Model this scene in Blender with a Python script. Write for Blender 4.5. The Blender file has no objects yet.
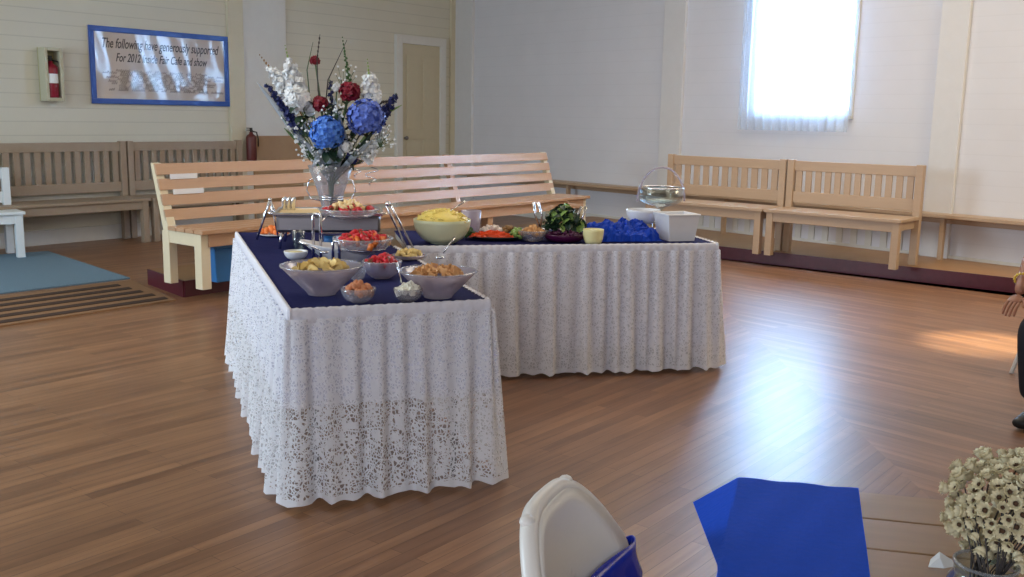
import bpy, bmesh, math, random
from mathutils import Vector, Matrix
random.seed(7)
S = bpy.context.scene
COL = S.collection

# ------------------------------------------------------------------ camera
CAM_H, F, PITCH, ROLL = 1.45, 980.0, math.radians(9.95), 0.018
cam = bpy.data.cameras.new('camera'); cam.sensor_width = 36; cam.lens = 36 * F / 1024; cam.clip_end = 200
camo = bpy.data.objects.new('camera', cam); COL.objects.link(camo)
RM = Matrix.Rotation(math.pi/2 - PITCH, 3, 'X') @ Matrix.Rotation(ROLL, 3, 'Z')
camo.matrix_world = Matrix.Translation((0, 0, CAM_H)) @ RM.to_4x4()
S.camera = camo
S.view_settings.view_transform = 'Standard'; S.view_settings.look = 'None'
S.view_settings.gamma = 1; S.view_settings.use_curve_mapping = False
S.view_settings.exposure = 0.0

# ------------------------------------------------------------------ world and light
W = bpy.data.worlds.new('world'); S.world = W; W.use_nodes = True
bg = W.node_tree.nodes['Background']; bg.inputs[0].default_value = (0.42, 0.67, 1.0, 1); bg.inputs[1].default_value = 42

def area(name, loc, target, sx, sy, power, color, spread=180):
    l = bpy.data.lights.new(name, 'AREA'); l.shape = 'RECTANGLE'; l.size = sx; l.size_y = sy
    l.energy = power; l.color = color; l.spread = math.radians(spread)
    o = bpy.data.objects.new(name, l); COL.objects.link(o); o.location = loc
    o.rotation_euler = (Vector(target) - Vector(loc)).to_track_quat('-Z', 'Y').to_euler()
    return o
area('daylight_left', (-7.2, 3.2, 2.0), (0, 6.5, 0.9), 2.6, 1.8, 320, (0.66, 0.84, 1.0))
area('daylight_behind', (-1.5, -5.0, 2.6), (0, 6, 0.8), 5.0, 2.0, 240, (0.82, 0.88, 1.0))
area('ceiling_lamp_light', (1.5, 8.0, 3.9), (1.5, 8.0, 0), 3.0, 3.0, 120, (1.0, 0.88, 0.74))
area('ceiling_lamp_light', (6.0, 5.8, 3.6), (5.6, 7.6, 0.6), 2.0, 2.0, 160, (1.0, 0.84, 0.56))
area('ceiling_lamp_light', (-2.5, 5.0, 3.9), (-2.0, 7.0, 0), 2.5, 2.5, 60, (1.0, 0.88, 0.68))
sp = bpy.data.lights.new('warm_pool_spot', 'SPOT'); sp.energy = 2500; sp.color = (1.0, 0.88, 0.60); sp.spot_size = math.radians(13); sp.spot_blend = 0.9  # unseen spot added to throw a warm pool of light on the floor
so = bpy.data.objects.new('warm_pool_spot', sp); COL.objects.link(so); so.location = (5.2, 7.2, 3.8)
so.rotation_euler = (Vector((3.22, 6.45, 0)) - Vector((5.2, 7.2, 3.8))).to_track_quat('-Z', 'Y').to_euler()

# ------------------------------------------------------------------ pixel to place helpers
def ray(px, py):
    return RM @ Vector((px - 512, -(py - 288.5), -F))
def at(px, py, z=0.0):
    d = ray(px, py); t = (z - CAM_H) / d.z
    return Vector((d.x * t, d.y * t, z))
def V2(x, y): return Vector((x, y, 0))
CORNER, LPT, RPT = V2(-0.94, 15.65), V2(-5.21, 10.26), V2(4.18, 9.95)
class Wall:
    def __init__(s, p, q, n):
        s.o = p; s.d = (q - p).normalized(); s.n = n; s.ang = math.atan2(s.d.y, s.d.x)
    def hit(s, px, py):
        d = ray(px, py); o = Vector((0, 0, CAM_H))
        t = (s.o - o).dot(s.n) / d.dot(s.n); p = o + d * t
        return (p - s.o).dot(s.d), p.z
    def pt(s, a, z=0, off=0): return s.o + s.d * a + s.n * off + Vector((0, 0, z))
dl = (LPT - CORNER).normalized(); dr = (RPT - CORNER).normalized()
WL = Wall(CORNER, LPT, Vector((-dl.y, dl.x, 0)))       # inward normal
WR = Wall(CORNER, RPT, Vector((dr.y, -dr.x, 0)))
if WL.n.dot(-CORNER) < 0: WL.n = -WL.n
if WR.n.dot(-CORNER) < 0: WR.n = -WR.n

# ------------------------------------------------------------------ materials
def lin(c):
    c = c / 255.0
    return c / 12.92 if c <= 0.04045 else ((c + 0.055) / 1.055) ** 2.4
def rgb(r, g, b): return (lin(r), lin(g), lin(b), 1)
MATS = {}
def mat(name, col, rough=0.6, metal=0.0, var=0.12, scale=12, spec=0.5, trans=0.0, bump=0.0, sheen=0.0, ior=1.45, coords='Object', stretch=None, alpha=1.0, coat=0):
    m = bpy.data.materials.new(name); m.use_nodes = True; nt = m.node_tree; n = nt.nodes; L = nt.links
    b = n['Principled BSDF']
    b.inputs['Roughness'].default_value = rough; b.inputs['Metallic'].default_value = metal
    b.inputs['Specular IOR Level'].default_value = spec; b.inputs['Transmission Weight'].default_value = trans
    b.inputs['IOR'].default_value = ior; b.inputs['Alpha'].default_value = alpha
    b.inputs['Coat Weight'].default_value = coat; b.inputs['Coat Roughness'].default_value = 0.12
    if sheen: b.inputs['Sheen Weight'].default_value = sheen
    tc = n.new('ShaderNodeTexCoord'); mp = n.new('ShaderNodeMapping'); nz = n.new('ShaderNodeTexNoise')
    nz.inputs['Scale'].default_value = scale; nz.inputs['Detail'].default_value = 4
    if stretch: mp.inputs['Scale'].default_value = stretch
    L.new(tc.outputs[coords], mp.inputs[0]); L.new(mp.outputs[0], nz.inputs['Vector'])
    mx = n.new('ShaderNodeMix'); mx.data_type = 'RGBA'
    mx.inputs[6].default_value = tuple(c * (1 - var) for c in col[:3]) + (1,)
    mx.inputs[7].default_value = tuple(min(1, c * (1 + var)) for c in col[:3]) + (1,)
    L.new(nz.outputs[0], mx.inputs[0]); L.new(mx.outputs[2], b.inputs['Base Color'])
    if bump:
        bp = n.new('ShaderNodeBump'); bp.inputs['Strength'].default_value = bump; bp.inputs['Distance'].default_value = 0.01
        L.new(nz.outputs[0], bp.inputs['Height']); L.new(bp.outputs[0], b.inputs['Normal'])
    MATS[name] = m
    return m

def siding(name, col, pitch, groove=0.78):
    m = mat(name, col, 0.55, var=0.05, scale=2.5); nt = m.node_tree; n = nt.nodes; L = nt.links; b = n['Principled BSDF']
    src = b.inputs['Base Color'].links[0].from_socket
    tc = n['Texture Coordinate']; sx = n.new('ShaderNodeSeparateXYZ'); L.new(tc.outputs['Object'], sx.inputs[0])
    mu = n.new('ShaderNodeMath'); mu.operation = 'DIVIDE'; mu.inputs[1].default_value = pitch; L.new(sx.outputs[2], mu.inputs[0])
    fr = n.new('ShaderNodeMath'); fr.operation = 'FRACT'; L.new(mu.outputs[0], fr.inputs[0])
    cr = n.new('ShaderNodeValToRGB'); e = cr.color_ramp
    e.elements[0].position = 0.0; e.elements[0].color = (groove,) * 3 + (1,)
    e.elements[1].position = 0.10; e.elements[1].color = (1, 1, 1, 1)
    L.new(fr.outputs[0], cr.inputs[0])
    mx = n.new('ShaderNodeMix'); mx.data_type = 'RGBA'; mx.blend_type = 'MULTIPLY'; mx.inputs[0].default_value = 1
    L.new(src, mx.inputs[6]); L.new(cr.outputs[0], mx.inputs[7]); L.new(mx.outputs[2], b.inputs['Base Color'])
    bp = n.new('ShaderNodeBump'); bp.inputs['Strength'].default_value = 0.35; bp.inputs['Distance'].default_value = 0.01
    L.new(cr.outputs[0], bp.inputs['Height']); L.new(bp.outputs[0], b.inputs['Normal'])
    return m

def floor_material():
    m = bpy.data.materials.new('hardwood_floor'); m.use_nodes = True; nt = m.node_tree; n = nt.nodes; L = nt.links
    b = n['Principled BSDF']; tc = n.new('ShaderNodeTexCoord')
    cols = []
    for ang, off in ((math.atan2(-dl.y, -dl.x), 0.0), (math.atan2(dr.y, dr.x), 3.3)):
        mp = n.new('ShaderNodeMapping'); mp.vector_type = 'POINT'; mp.inputs['Rotation'].default_value = (0, 0, -ang); mp.inputs['Location'].default_value = (off + 30, 30, 0)
        L.new(tc.outputs['Object'], mp.inputs[0])
        br = n.new('ShaderNodeTexBrick'); br.inputs['Scale'].default_value = 1; br.inputs['Brick Width'].default_value = 1.15
        br.inputs['Row Height'].default_value = 0.058; br.inputs['Mortar Size'].default_value = 0.0012; br.offset = 0.37
        br.inputs['Color1'].default_value = rgb(120, 84, 58); br.inputs['Color2'].default_value = rgb(150, 110, 78); br.inputs['Mortar'].default_value = rgb(92, 62, 36)
        L.new(mp.outputs[0], br.inputs['Vector'])
        mp2 = n.new('ShaderNodeMapping'); mp2.inputs['Rotation'].default_value = (0, 0, -ang); mp2.inputs['Scale'].default_value = (1.2, 14, 1)
        L.new(tc.outputs['Object'], mp2.inputs[0])
        # scale happens before rotation, so rotate first through a second mapping
        mp3 = n.new('ShaderNodeMapping'); mp3.inputs['Scale'].default_value = (1.2, 16, 1); L.new(mp.outputs[0], mp3.inputs[0])
        nz = n.new('ShaderNodeTexNoise'); nz.inputs['Scale'].default_value = 1.6; nz.inputs['Detail'].default_value = 5; L.new(mp3.outputs[0], nz.inputs['Vector'])
        cr = n.new('ShaderNodeValToRGB'); cr.color_ramp.elements[0].position = 0.3; cr.color_ramp.elements[0].color = (0.68, 0.62, 0.58, 1); cr.color_ramp.elements[1].position = 0.7; cr.color_ramp.elements[1].color = (1.15, 1.12, 1.08, 1)
        L.new(nz.outputs[0], cr.inputs[0])
        mx = n.new('ShaderNodeMix'); mx.data_type = 'RGBA'; mx.blend_type = 'MULTIPLY'; mx.inputs[0].default_value = 1
        L.new(br.outputs[0], mx.inputs[6]); L.new(cr.outputs[0], mx.inputs[7]); cols.append(mx.outputs[2])
        n.remove(mp2)
    sx = n.new('ShaderNodeSeparateXYZ'); L.new(tc.outputs['Object'], sx.inputs[0])
    gt = n.new('ShaderNodeMath'); gt.operation = 'GREATER_THAN'; gt.inputs[1].default_value = 1.66; L.new(sx.outputs[0], gt.inputs[0])
    mx = n.new('ShaderNodeMix'); mx.data_type = 'RGBA'; L.new(gt.outputs[0], mx.inputs[0]); L.new(cols[0], mx.inputs[6]); L.new(cols[1], mx.inputs[7])
    L.new(mx.outputs[2], b.inputs['Base Color'])
    b.inputs['Roughness'].default_value = 0.34; b.inputs['Specular IOR Level'].default_value = 0.6
    nz = n.new('ShaderNodeTexNoise'); nz.inputs['Scale'].default_value = 5; L.new(tc.outputs['Object'], nz.inputs['Vector'])
    bp = n.new('ShaderNodeBump'); bp.inputs['Strength'].default_value = 0.08; bp.inputs['Distance'].default_value = 0.02
    L.new(nz.outputs[0], bp.inputs['Height']); L.new(bp.outputs[0], b.inputs['Normal'])
    return m

def lace_material(name, col, open_amt, net_w=0.115):
    """floral lace: cell flowers joined by a fine net, real see-through holes"""
    m = bpy.data.materials.new(name); m.use_nodes = True; nt = m.node_tree; n = nt.nodes; L = nt.links
    b = n['Principled BSDF']; b.inputs['Base Color'].default_value = col; b.inputs['Roughness'].default_value = 0.8
    b.inputs['Specular IOR Level'].default_value = 0.2
    tc = n.new('ShaderNodeTexCoord')
    def math_(op, a, bb=None, clamp=False):
        q = n.new('ShaderNodeMath'); q.operation = op; q.use_clamp = clamp
        for i, v in enumerate((a, bb)):
            if v is None: continue
            if isinstance(v, (int, float)): q.inputs[i].default_value = v
            else: L.new(v, q.inputs[i])
        return q.outputs[0]
    nd = n.new('ShaderNodeTexNoise'); nd.inputs['Scale'].default_value = 30; L.new(tc.outputs['UV'], nd.inputs['Vector'])
    v1 = n.new('ShaderNodeTexVoronoi'); v1.inputs['Scale'].default_value = 17; v1.inputs['Randomness'].default_value = 0.55; L.new(tc.outputs['UV'], v1.inputs['Vector'])
    # petals: modulate the cell radius by the angle about the cell centre
    vs = n.new('ShaderNodeVectorMath'); vs.operation = 'SUBTRACT'
    sc = n.new('ShaderNodeVectorMath'); sc.operation = 'SCALE'; sc.inputs['Scale'].default_value = 1.0
    L.new(tc.outputs['UV'], vs.inputs[0]); L.new(v1.outputs['Position'], vs.inputs[1])
    sp_ = n.new('ShaderNodeSeparateXYZ'); L.new(vs.outputs[0], sp_.inputs[0])
    an = math_('ARCTAN2', sp_.outputs[1], sp_.outputs[0]); pet = math_('COSINE', math_('MULTIPLY', an, 6.0))
    rad = math_('ADD', math_('MULTIPLY', pet, 0.10), 0.36)
    flower = math_('LESS_THAN', v1.outputs['Distance'], rad)
    ringg = math_('MULTIPLY', math_('GREATER_THAN', v1.outputs['Distance'], 0.09), 1.0)
    flower = math_('MULTIPLY', flower, ringg)
    v2 = n.new('ShaderNodeTexVoronoi'); v2.feature = 'DISTANCE_TO_EDGE'; v2.inputs['Scale'].default_value = 72; L.new(tc.outputs['UV'], v2.inputs['Vector'])
    net = math_('LESS_THAN', v2.outputs['Distance'], net_w)
    v3 = n.new('ShaderNodeTexVoronoi'); v3.feature = 'DISTANCE_TO_EDGE'; v3.inputs['Scale'].default_value = 17; v3.inputs['Randomness'].default_value = 0.55; L.new(tc.outputs['UV'], v3.inputs['Vector'])
    vine = math_('LESS_THAN', v3.outputs['Distance'], 0.05)
    a = math_('MAXIMUM', flower, math_('MAXIMUM', net, vine))
    sepuv = n.new('ShaderNodeSeparateXYZ'); L.new(tc.outputs['UV'], sepuv.inputs[0])
    a = math_('MAXIMUM', a, math_('LESS_THAN', sepuv.outputs[1], 0.045))
    alpha = math_('ADD', math_('MULTIPLY', a, open_amt), 1 - open_amt, True)
    tl = n.new('ShaderNodeBsdfTranslucent'); tl.inputs[0].default_value = col
    mixs = n.new('ShaderNodeMixShader'); mixs.inputs[0].default_value = 0.25
    L.new(b.outputs[0], mixs.inputs[1]); L.new(tl.outputs[0], mixs.inputs[2])
    tr = n.new('ShaderNodeBsdfTransparent'); mix2 = n.new('ShaderNodeMixShader')
    L.new(alpha, mix2.inputs[0]); L.new(tr.outputs[0], mix2.inputs[1]); L.new(mixs.outputs[0], mix2.inputs[2])
    L.new(mix2.outputs[0], n['Material Output'].inputs[0])
    return m

def sheer(name, col, t):
    m = bpy.data.materials.new(name); m.use_nodes = True; nt = m.node_tree; n = nt.nodes; L = nt.links
    b = n['Principled BSDF']; b.inputs['Base Color'].default_value = col; b.inputs['Roughness'].default_value = 0.8
    tl = n.new('ShaderNodeBsdfTranslucent'); tl.inputs[0].default_value = col
    a = n.new('ShaderNodeMixShader'); a.inputs[0].default_value = 0.6; L.new(b.outputs[0], a.inputs[1]); L.new(tl.outputs[0], a.inputs[2])
    tr = n.new('ShaderNodeBsdfTransparent'); c = n.new('ShaderNodeMixShader'); c.inputs[0].default_value = 1 - t
    wv = n.new('ShaderNodeTexNoise'); wv.inputs['Scale'].default_value = 60
    tc = n.new('ShaderNodeTexCoord'); L.new(tc.outputs['Object'], wv.inputs['Vector'])
    ml = n.new('ShaderNodeMath'); ml.operation = 'MULTIPLY_ADD'; ml.inputs[1].default_value = 0.15; ml.inputs[2].default_value = 1 - t - 0.07; L.new(wv.outputs[0], ml.inputs[0]); L.new(ml.outputs[0], c.inputs[0])
    L.new(tr.outputs[0], c.inputs[1]); L.new(a.outputs[0], c.inputs[2]); L.new(c.outputs[0], n['Material Output'].inputs[0])
    return m

def pane_mat(name, tint, gloss=0.12):
    """thin clear glass or plastic: see-through with a fresnel sheen"""
    m = bpy.data.materials.new(name); m.use_nodes = True; nt = m.node_tree; n = nt.nodes; L = nt.links
    tr = n.new('ShaderNodeBsdfTransparent'); tr.inputs[0].default_value = tint
    g = n.new('ShaderNodeBsdfGlossy'); g.inputs['Roughness'].default_value = gloss
    lw = n.new('ShaderNodeLayerWeight'); lw.inputs[0].default_value = 0.18
    nz = n.new('ShaderNodeTexNoise'); nz.inputs['Scale'].default_value = 30; bp = n.new('ShaderNodeBump'); bp.inputs['Strength'].default_value = 0.35; bp.inputs['Distance'].default_value = 0.01
    tc = n.new('ShaderNodeTexCoord'); L.new(tc.outputs['Object'], nz.inputs['Vector']); L.new(nz.outputs[0], bp.inputs['Height']); L.new(bp.outputs[0], g.inputs['Normal'])
    mx = n.new('ShaderNodeMixShader'); L.new(lw.outputs['Facing'], mx.inputs[0]); L.new(tr.outputs[0], mx.inputs[1]); L.new(g.outputs[0], mx.inputs[2])
    L.new(mx.outputs[0], n['Material Output'].inputs[0]); n.remove(n['Principled BSDF'])
    return m

M_floor = floor_material()
M_wall_l = siding('painted_siding_beige', rgb(200, 196, 180), 0.145)
M_wall_r = siding('painted_siding_white', rgb(210, 210, 216), 0.145, 0.95)
M_trim = mat('trim_cream', rgb(206, 205, 200), 0.5, var=0.04)
M_trim_r = mat('trim_white', rgb(208, 207, 208), 0.5, var=0.04)
M_trim_y = mat('trim_yellowed', rgb(198, 190, 166), 0.5, var=0.05)
M_brownpanel = mat('panel_tan', rgb(158, 128, 96), 0.6, var=0.08)
M_door = mat('door_paint', rgb(188, 178, 152), 0.45, var=0.04)
M_ceil = mat('ceiling_paint', rgb(214, 210, 196), 0.8, var=0.03)
M_platform = mat('platform_wood', rgb(150, 112, 72), 0.4, var=0.15, scale=6)
M_platedge = mat('platform_edge_maroon', rgb(76, 22, 34), 0.35, var=0.25, scale=20)
M_bench = mat('bench_paint_tan', rgb(172, 146, 120), 0.42, var=0.08, scale=5, stretch=(1, 8, 8))
M_bench_slat = mat('bench_varnished_pine', rgb(176, 138, 106), 0.38, var=0.10, scale=5, stretch=(1, 10, 10))
M_bench_end = mat('bench_end_paint', rgb(212, 198, 168), 0.45, var=0.06)
M_bench_gray = mat('bench_paint_taupe', rgb(148, 130, 110), 0.45, var=0.08)
M_bench_white = mat('bench_paint_white', rgb(214, 220, 222), 0.4, var=0.05)
M_blue = mat('blue_cloth', rgb(30, 33, 84), 0.9, var=0.12, scale=60, bump=0.2, spec=0.15)
M_blue_run = mat('blue_runner', rgb(4, 72, 196), 0.8, var=0.10, scale=80, bump=0.15, spec=0.2)
M_blue_sat = mat('blue_satin', rgb(12, 44, 172), 0.22, var=0.2, scale=6, bump=0.3)
M_blue_tis = mat('blue_tissue', rgb(4, 60, 176), 0.7, var=0.3, scale=18, bump=0.3, spec=0.3)
M_white_pl = mat('white_plastic', rgb(232, 228, 222), 0.35, var=0.03, scale=8)
M_chrome = mat('chrome', (0.75, 0.76, 0.80, 1), 0.14, metal=1.0, var=0.03)
M_steel = mat('brushed_steel', (0.24, 0.22, 0.23, 1), 0.38, metal=1.0, var=0.08, stretch=(1, 20, 20))
M_glass = pane_mat('clear_glass', (0.90, 0.90, 0.93, 1), 0.06)
M_glass_b = pane_mat('aqua_glass', (0.88, 0.95, 0.97, 1), 0.05)
M_glass_dim = pane_mat('crystal_glass', (0.86, 0.84, 0.90, 1), 0.12)
def body_glass(m, col, k):
    nt = m.node_tree; n = nt.nodes; L = nt.links; out = n['Material Output']; src = out.inputs[0].links[0].from_socket
    d = n.new('ShaderNodeBsdfDiffuse'); d.inputs[0].default_value = col; t_ = n.new('ShaderNodeBsdfTranslucent'); t_.inputs[0].default_value = col
    a = n.new('ShaderNodeMixShader'); L.new(d.outputs[0], a.inputs[1]); L.new(t_.outputs[0], a.inputs[2])
    b = n.new('ShaderNodeMixShader'); b.inputs[0].default_value = k; L.new(src, b.inputs[1]); L.new(a.outputs[0], b.inputs[2]); L.new(b.outputs[0], out.inputs[0])
body_glass(M_glass_dim, (0.66, 0.62, 0.72, 1), 0.34); body_glass(M_glass, (0.8, 0.8, 0.85, 1), 0.18)
M_pane = pane_mat('window_glass', (0.97, 0.98, 1.0, 1), 0.02)
M_ceramic = mat('white_ceramic', rgb(226, 224, 226), 0.25, var=0.03)
M_frost = mat('frosted_bowl', rgb(206, 208, 176), 0.3, var=0.06)
M_paper = mat('white_paper', rgb(228, 230, 232), 0.7, var=0.03)
M_board = mat('poster_paper', rgb(198, 186, 176), 0.6, var=0.05)
M_ink = mat('dark_ink', rgb(46, 38, 40), 0.7, var=0.1)
M_ink2 = mat('faded_ink', rgb(92, 80, 80), 0.7, var=0.1)
M_frameblue = mat('frame_blue', rgb(26, 72, 152), 0.4, var=0.1)
M_red = mat('extinguisher_red', rgb(128, 16, 40), 0.35, var=0.15)
M_dred = mat('extinguisher_maroon', rgb(88, 36, 34), 0.45, var=0.2)
M_black = mat('black_rubber', rgb(26, 26, 28), 0.5, var=0.1)
M_cab = mat('cabinet_cream', rgb(180, 176, 152), 0.45, var=0.04)
M_cab_in = mat('cabinet_lining', rgb(168, 160, 120), 0.6, var=0.06)
M_wood_t = mat('table_wood', rgb(150, 116, 80), 0.4, var=0.18, scale=3, stretch=(1.5, 16, 1))
M_wood_d = mat('table_wood_dark', rgb(96, 66, 42), 0.5, var=0.12)
M_tablegrey = mat('folding_table_grey', rgb(168, 164, 156), 0.5, var=0.05)
M_bin = mat('blue_plastic_bin', rgb(52, 116, 176), 0.4, var=0.12, scale=5)
M_patch = mat('blue_patch', rgb(106, 132, 150), 0.95, var=0.22, scale=90, bump=0.4)
M_mat = mat('mat_brown', rgb(136, 102, 72), 0.7, var=0.12, scale=20)
M_matd = mat('mat_dark_stripe', rgb(62, 44, 36), 0.8, var=0.15, scale=30)
M_straw = mat('strawberry_red', rgb(196, 22, 38), 0.3, var=0.2, scale=60)
M_leaf = mat('leaf_green', rgb(58, 92, 44), 0.5, var=0.3, scale=20)
M_leafd = mat('leaf_dark', rgb(34, 58, 40), 0.5, var=0.35, scale=20)
M_melon = mat('melon_orange', rgb(236, 128, 58), 0.35, var=0.15, scale=30)
M_pine = mat('pale_melon', rgb(236, 206, 150), 0.4, var=0.12, scale=30)
M_chip = mat('chip_yellow', rgb(236, 208, 138), 0.6, var=0.15, scale=20)
M_crack = mat('cracker_brown', rgb(204, 150, 96), 0.65, var=0.2, scale=30)
M_nut = mat('nugget_brown', rgb(198, 128, 88), 0.6, var=0.2, scale=40)
M_cheese = mat('white_cheese', rgb(236, 232, 214), 0.5, var=0.06)
M_pasta = mat('pasta_yellow', rgb(232, 208, 112), 0.4, var=0.15, scale=30)
M_carrot = mat('carrot_orange', rgb(232, 84, 34), 0.4, var=0.15, scale=20)
M_cauli = mat('cauliflower_white', rgb(226, 214, 204), 0.7, var=0.12, scale=60, bump=0.5)
M_olive = mat('mushroom_brown', rgb(132, 96, 52), 0.5, var=0.2)
M_celery = mat('celery_green', rgb(132, 160, 84), 0.4, var=0.2)
M_purple = mat('grape_purple', rgb(74, 18, 60), 0.3, var=0.3, scale=30)
M_cream = mat('cream_dip', rgb(232, 222, 166), 0.35, var=0.05)
M_hyd = mat('hydrangea_blue', rgb(80, 132, 222), 0.6, var=0.3, scale=50)
M_hyd2 = mat('hydrangea_violet_blue', rgb(96, 120, 206), 0.6, var=0.3, scale=50)
M_del = mat('delphinium_navy', rgb(36, 44, 100), 0.6, var=0.3, scale=50)
M_flw = mat('flower_white', rgb(226, 228, 230), 0.6, var=0.06)
M_flr = mat('flower_red', rgb(128, 14, 40), 0.5, var=0.25, scale=40)
M_stem = mat('stem_green', rgb(72, 96, 60), 0.5, var=0.2)
M_silverleaf = mat('silver_leaf', rgb(150, 158, 168), 0.5, var=0.15)
M_twig = mat('dark_twig', rgb(54, 48, 46), 0.6, var=0.2)
M_dry = mat('dried_petal', rgb(222, 210, 174), 0.8, var=0.16, scale=80)
M_dryc = mat('dried_centre', rgb(76, 54, 38), 0.9, var=0.2)
M_skin = mat('skin', rgb(150, 100, 78), 0.5, var=0.05)
M_shirt = mat('green_print_shirt', rgb(150, 168, 140), 0.8, var=0.35, scale=35)
M_pants = mat('dark_trousers', rgb(24, 24, 34), 0.8, var=0.1)
M_hair = mat('grey_hair', rgb(150, 144, 138), 0.7, var=0.2, scale=60)
M_gold = mat('yellow_beads', rgb(214, 178, 60), 0.35, var=0.1)
M_curtain = sheer('sheer_curtain', (0.80, 0.88, 0.97, 1), 0.45)
M_lace = lace_material('lace_white', (0.86, 0.86, 0.90, 1), 0.78)
M_lace2 = lace_material('lace_white_fine', (0.84, 0.83, 0.88, 1), 0.30)
M_lining = mat('skirt_lining', rgb(222, 222, 236), 0.85, var=0.05, scale=12)
M_header = mat('skirt_header', rgb(222, 220, 228), 0.8, var=0.08, scale=60, bump=0.4)

# ------------------------------------------------------------------ mesh helpers
class MB:
    def __init__(s): s.v = []; s.f = []
    def add(s, vs, fs, M=None):
        b = len(s.v)
        s.v += [tuple(M @ Vector(v)) if M is not None else tuple(v) for v in vs]
        s.f += [tuple(b + i for i in f) for f in fs]; return s
    def box(s, x0, x1, y0, y1, z0, z1, M=None):
        return s.add([(x0,y0,z0),(x1,y0,z0),(x1,y1,z0),(x0,y1,z0),(x0,y0,z1),(x1,y0,z1),(x1,y1,z1),(x0,y1,z1)],
                     [(0,3,2,1),(4,5,6,7),(0,1,5,4),(1,2,6,5),(2,3,7,6),(3,0,4,7)], M)
    def tube(s, pts, r, n=8, closed=False, caps=True):
        pts = [Vector(p) for p in pts]; N = len(pts)
        rs = r if isinstance(r, (list, tuple)) else [r] * N
        vs = []; prev = None
        for i, p in enumerate(pts):
            if closed: t = pts[(i+1) % N] - pts[i-1]
            else: t = pts[min(i+1, N-1)] - pts[max(i-1, 0)]
            t.normalize()
            a = Vector((0, 0, 1)) if prev is None else prev
            if abs(a.dot(t)) > 0.95 and prev is None: a = Vector((1, 0, 0))
            u = (a - t * a.dot(t)).normalized(); prev = u; w = t.cross(u)
            for k in range(n):
                q = 2 * math.pi * k / n; vs.append(p + (u * math.cos(q) + w * math.sin(q)) * rs[i])
        fs = []
        for i in range(N if closed else N - 1):
            j = (i + 1) % N
            for k in range(n): fs.append((i*n+k, i*n+(k+1) % n, j*n+(k+1) % n, j*n+k))
        if caps and not closed: fs.append(tuple(range(n))[::-1]); fs.append(tuple((N-1)*n+k for k in range(n)))
        return s.add(vs, fs)
    def lathe(s, prof, n=32, M=None, fn=None):
        vs = []; fs = []
        for i, (r, z) in enumerate(prof):
            for k in range(n):
                q = 2 * math.pi * k / n; rr = r * (fn(q, i) if fn else 1)
                vs.append((rr * math.cos(q), rr * math.sin(q), z))
        for i in range(len(prof) - 1):
            for k in range(n): fs.append((i*n+k, i*n+(k+1) % n, (i+1)*n+(k+1) % n, (i+1)*n+k))
        if prof[0][0] > 0: fs.append(tuple(range(n))[::-1])
        return s.add(vs, fs, M)
    def ico(s, c, r, sub=1, jit=0, sc=(1, 1, 1), M=None):
        bm = bmesh.new(); bmesh.ops.create_icosphere(bm, subdivisions=sub, radius=1)
        vs = []
        for v in bm.verts:
            j = 1 + random.uniform(-jit, jit); vs.append((c[0] + v.co.x*r*sc[0]*j, c[1] + v.co.y*r*sc[1]*j, c[2] + v.co.z*r*sc[2]*j))
        fs = [tuple(q.index for q in f.verts) for f in bm.faces]; bm.free()
        return s.add(vs, fs, M)
    def build(s, name, m, parent=None, smooth=False, bevel=0, uv=None, solid=0):
        me = bpy.data.meshes.new(name); me.from_pydata(s.v, [], s.f); me.update()
        if uv:
            l = me.uv_layers.new(name='UVMap')
            for lp in me.loops: l.data[lp.index].uv = uv[lp.vertex_index]
        me.materials.append(m)
        if smooth: me.polygons.foreach_set('use_smooth', [True] * len(me.polygons))
        o = bpy.data.objects.new(name, me); COL.objects.link(o)
        if parent: o.parent = parent
        if bevel:
            b = o.modifiers.new('bevel', 'BEVEL'); b.width = bevel; b.segments = 2; b.limit_method = 'ANGLE'
        if solid:
            b = o.modifiers.new('solid', 'SOLIDIFY'); b.thickness = solid; b.offset = 0
        return o
def tag(o, label, cat, group=None, kind=None):
    o['label'] = label; o['category'] = cat
    if group: o['group'] = group
    if kind: o['kind'] = kind
    return o
def struct(o, label=None):
    o['kind'] = 'structure'
    if label: o['label'] = label
    return o
def empty(name, loc, rz, label, cat, group=None):
    o = bpy.data.objects.new(name, None); COL.objects.link(o); o.location = loc; o.rotation_euler = (0, 0, rz); o.empty_display_size = 0.1
    return tag(o, label, cat, group)
def children(o): return [c for c in bpy.data.objects if c.parent == o]
def copy_tree(o, parent=None, kids=None):
    c = o.copy(); COL.objects.link(c)
    if parent: c.parent = parent
    for ch in (kids if kids is not None else children(o)): copy_tree(ch, c)
    return c
def rot(o, rx, ry, rz): o.rotation_euler = (rx, ry, rz)

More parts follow.
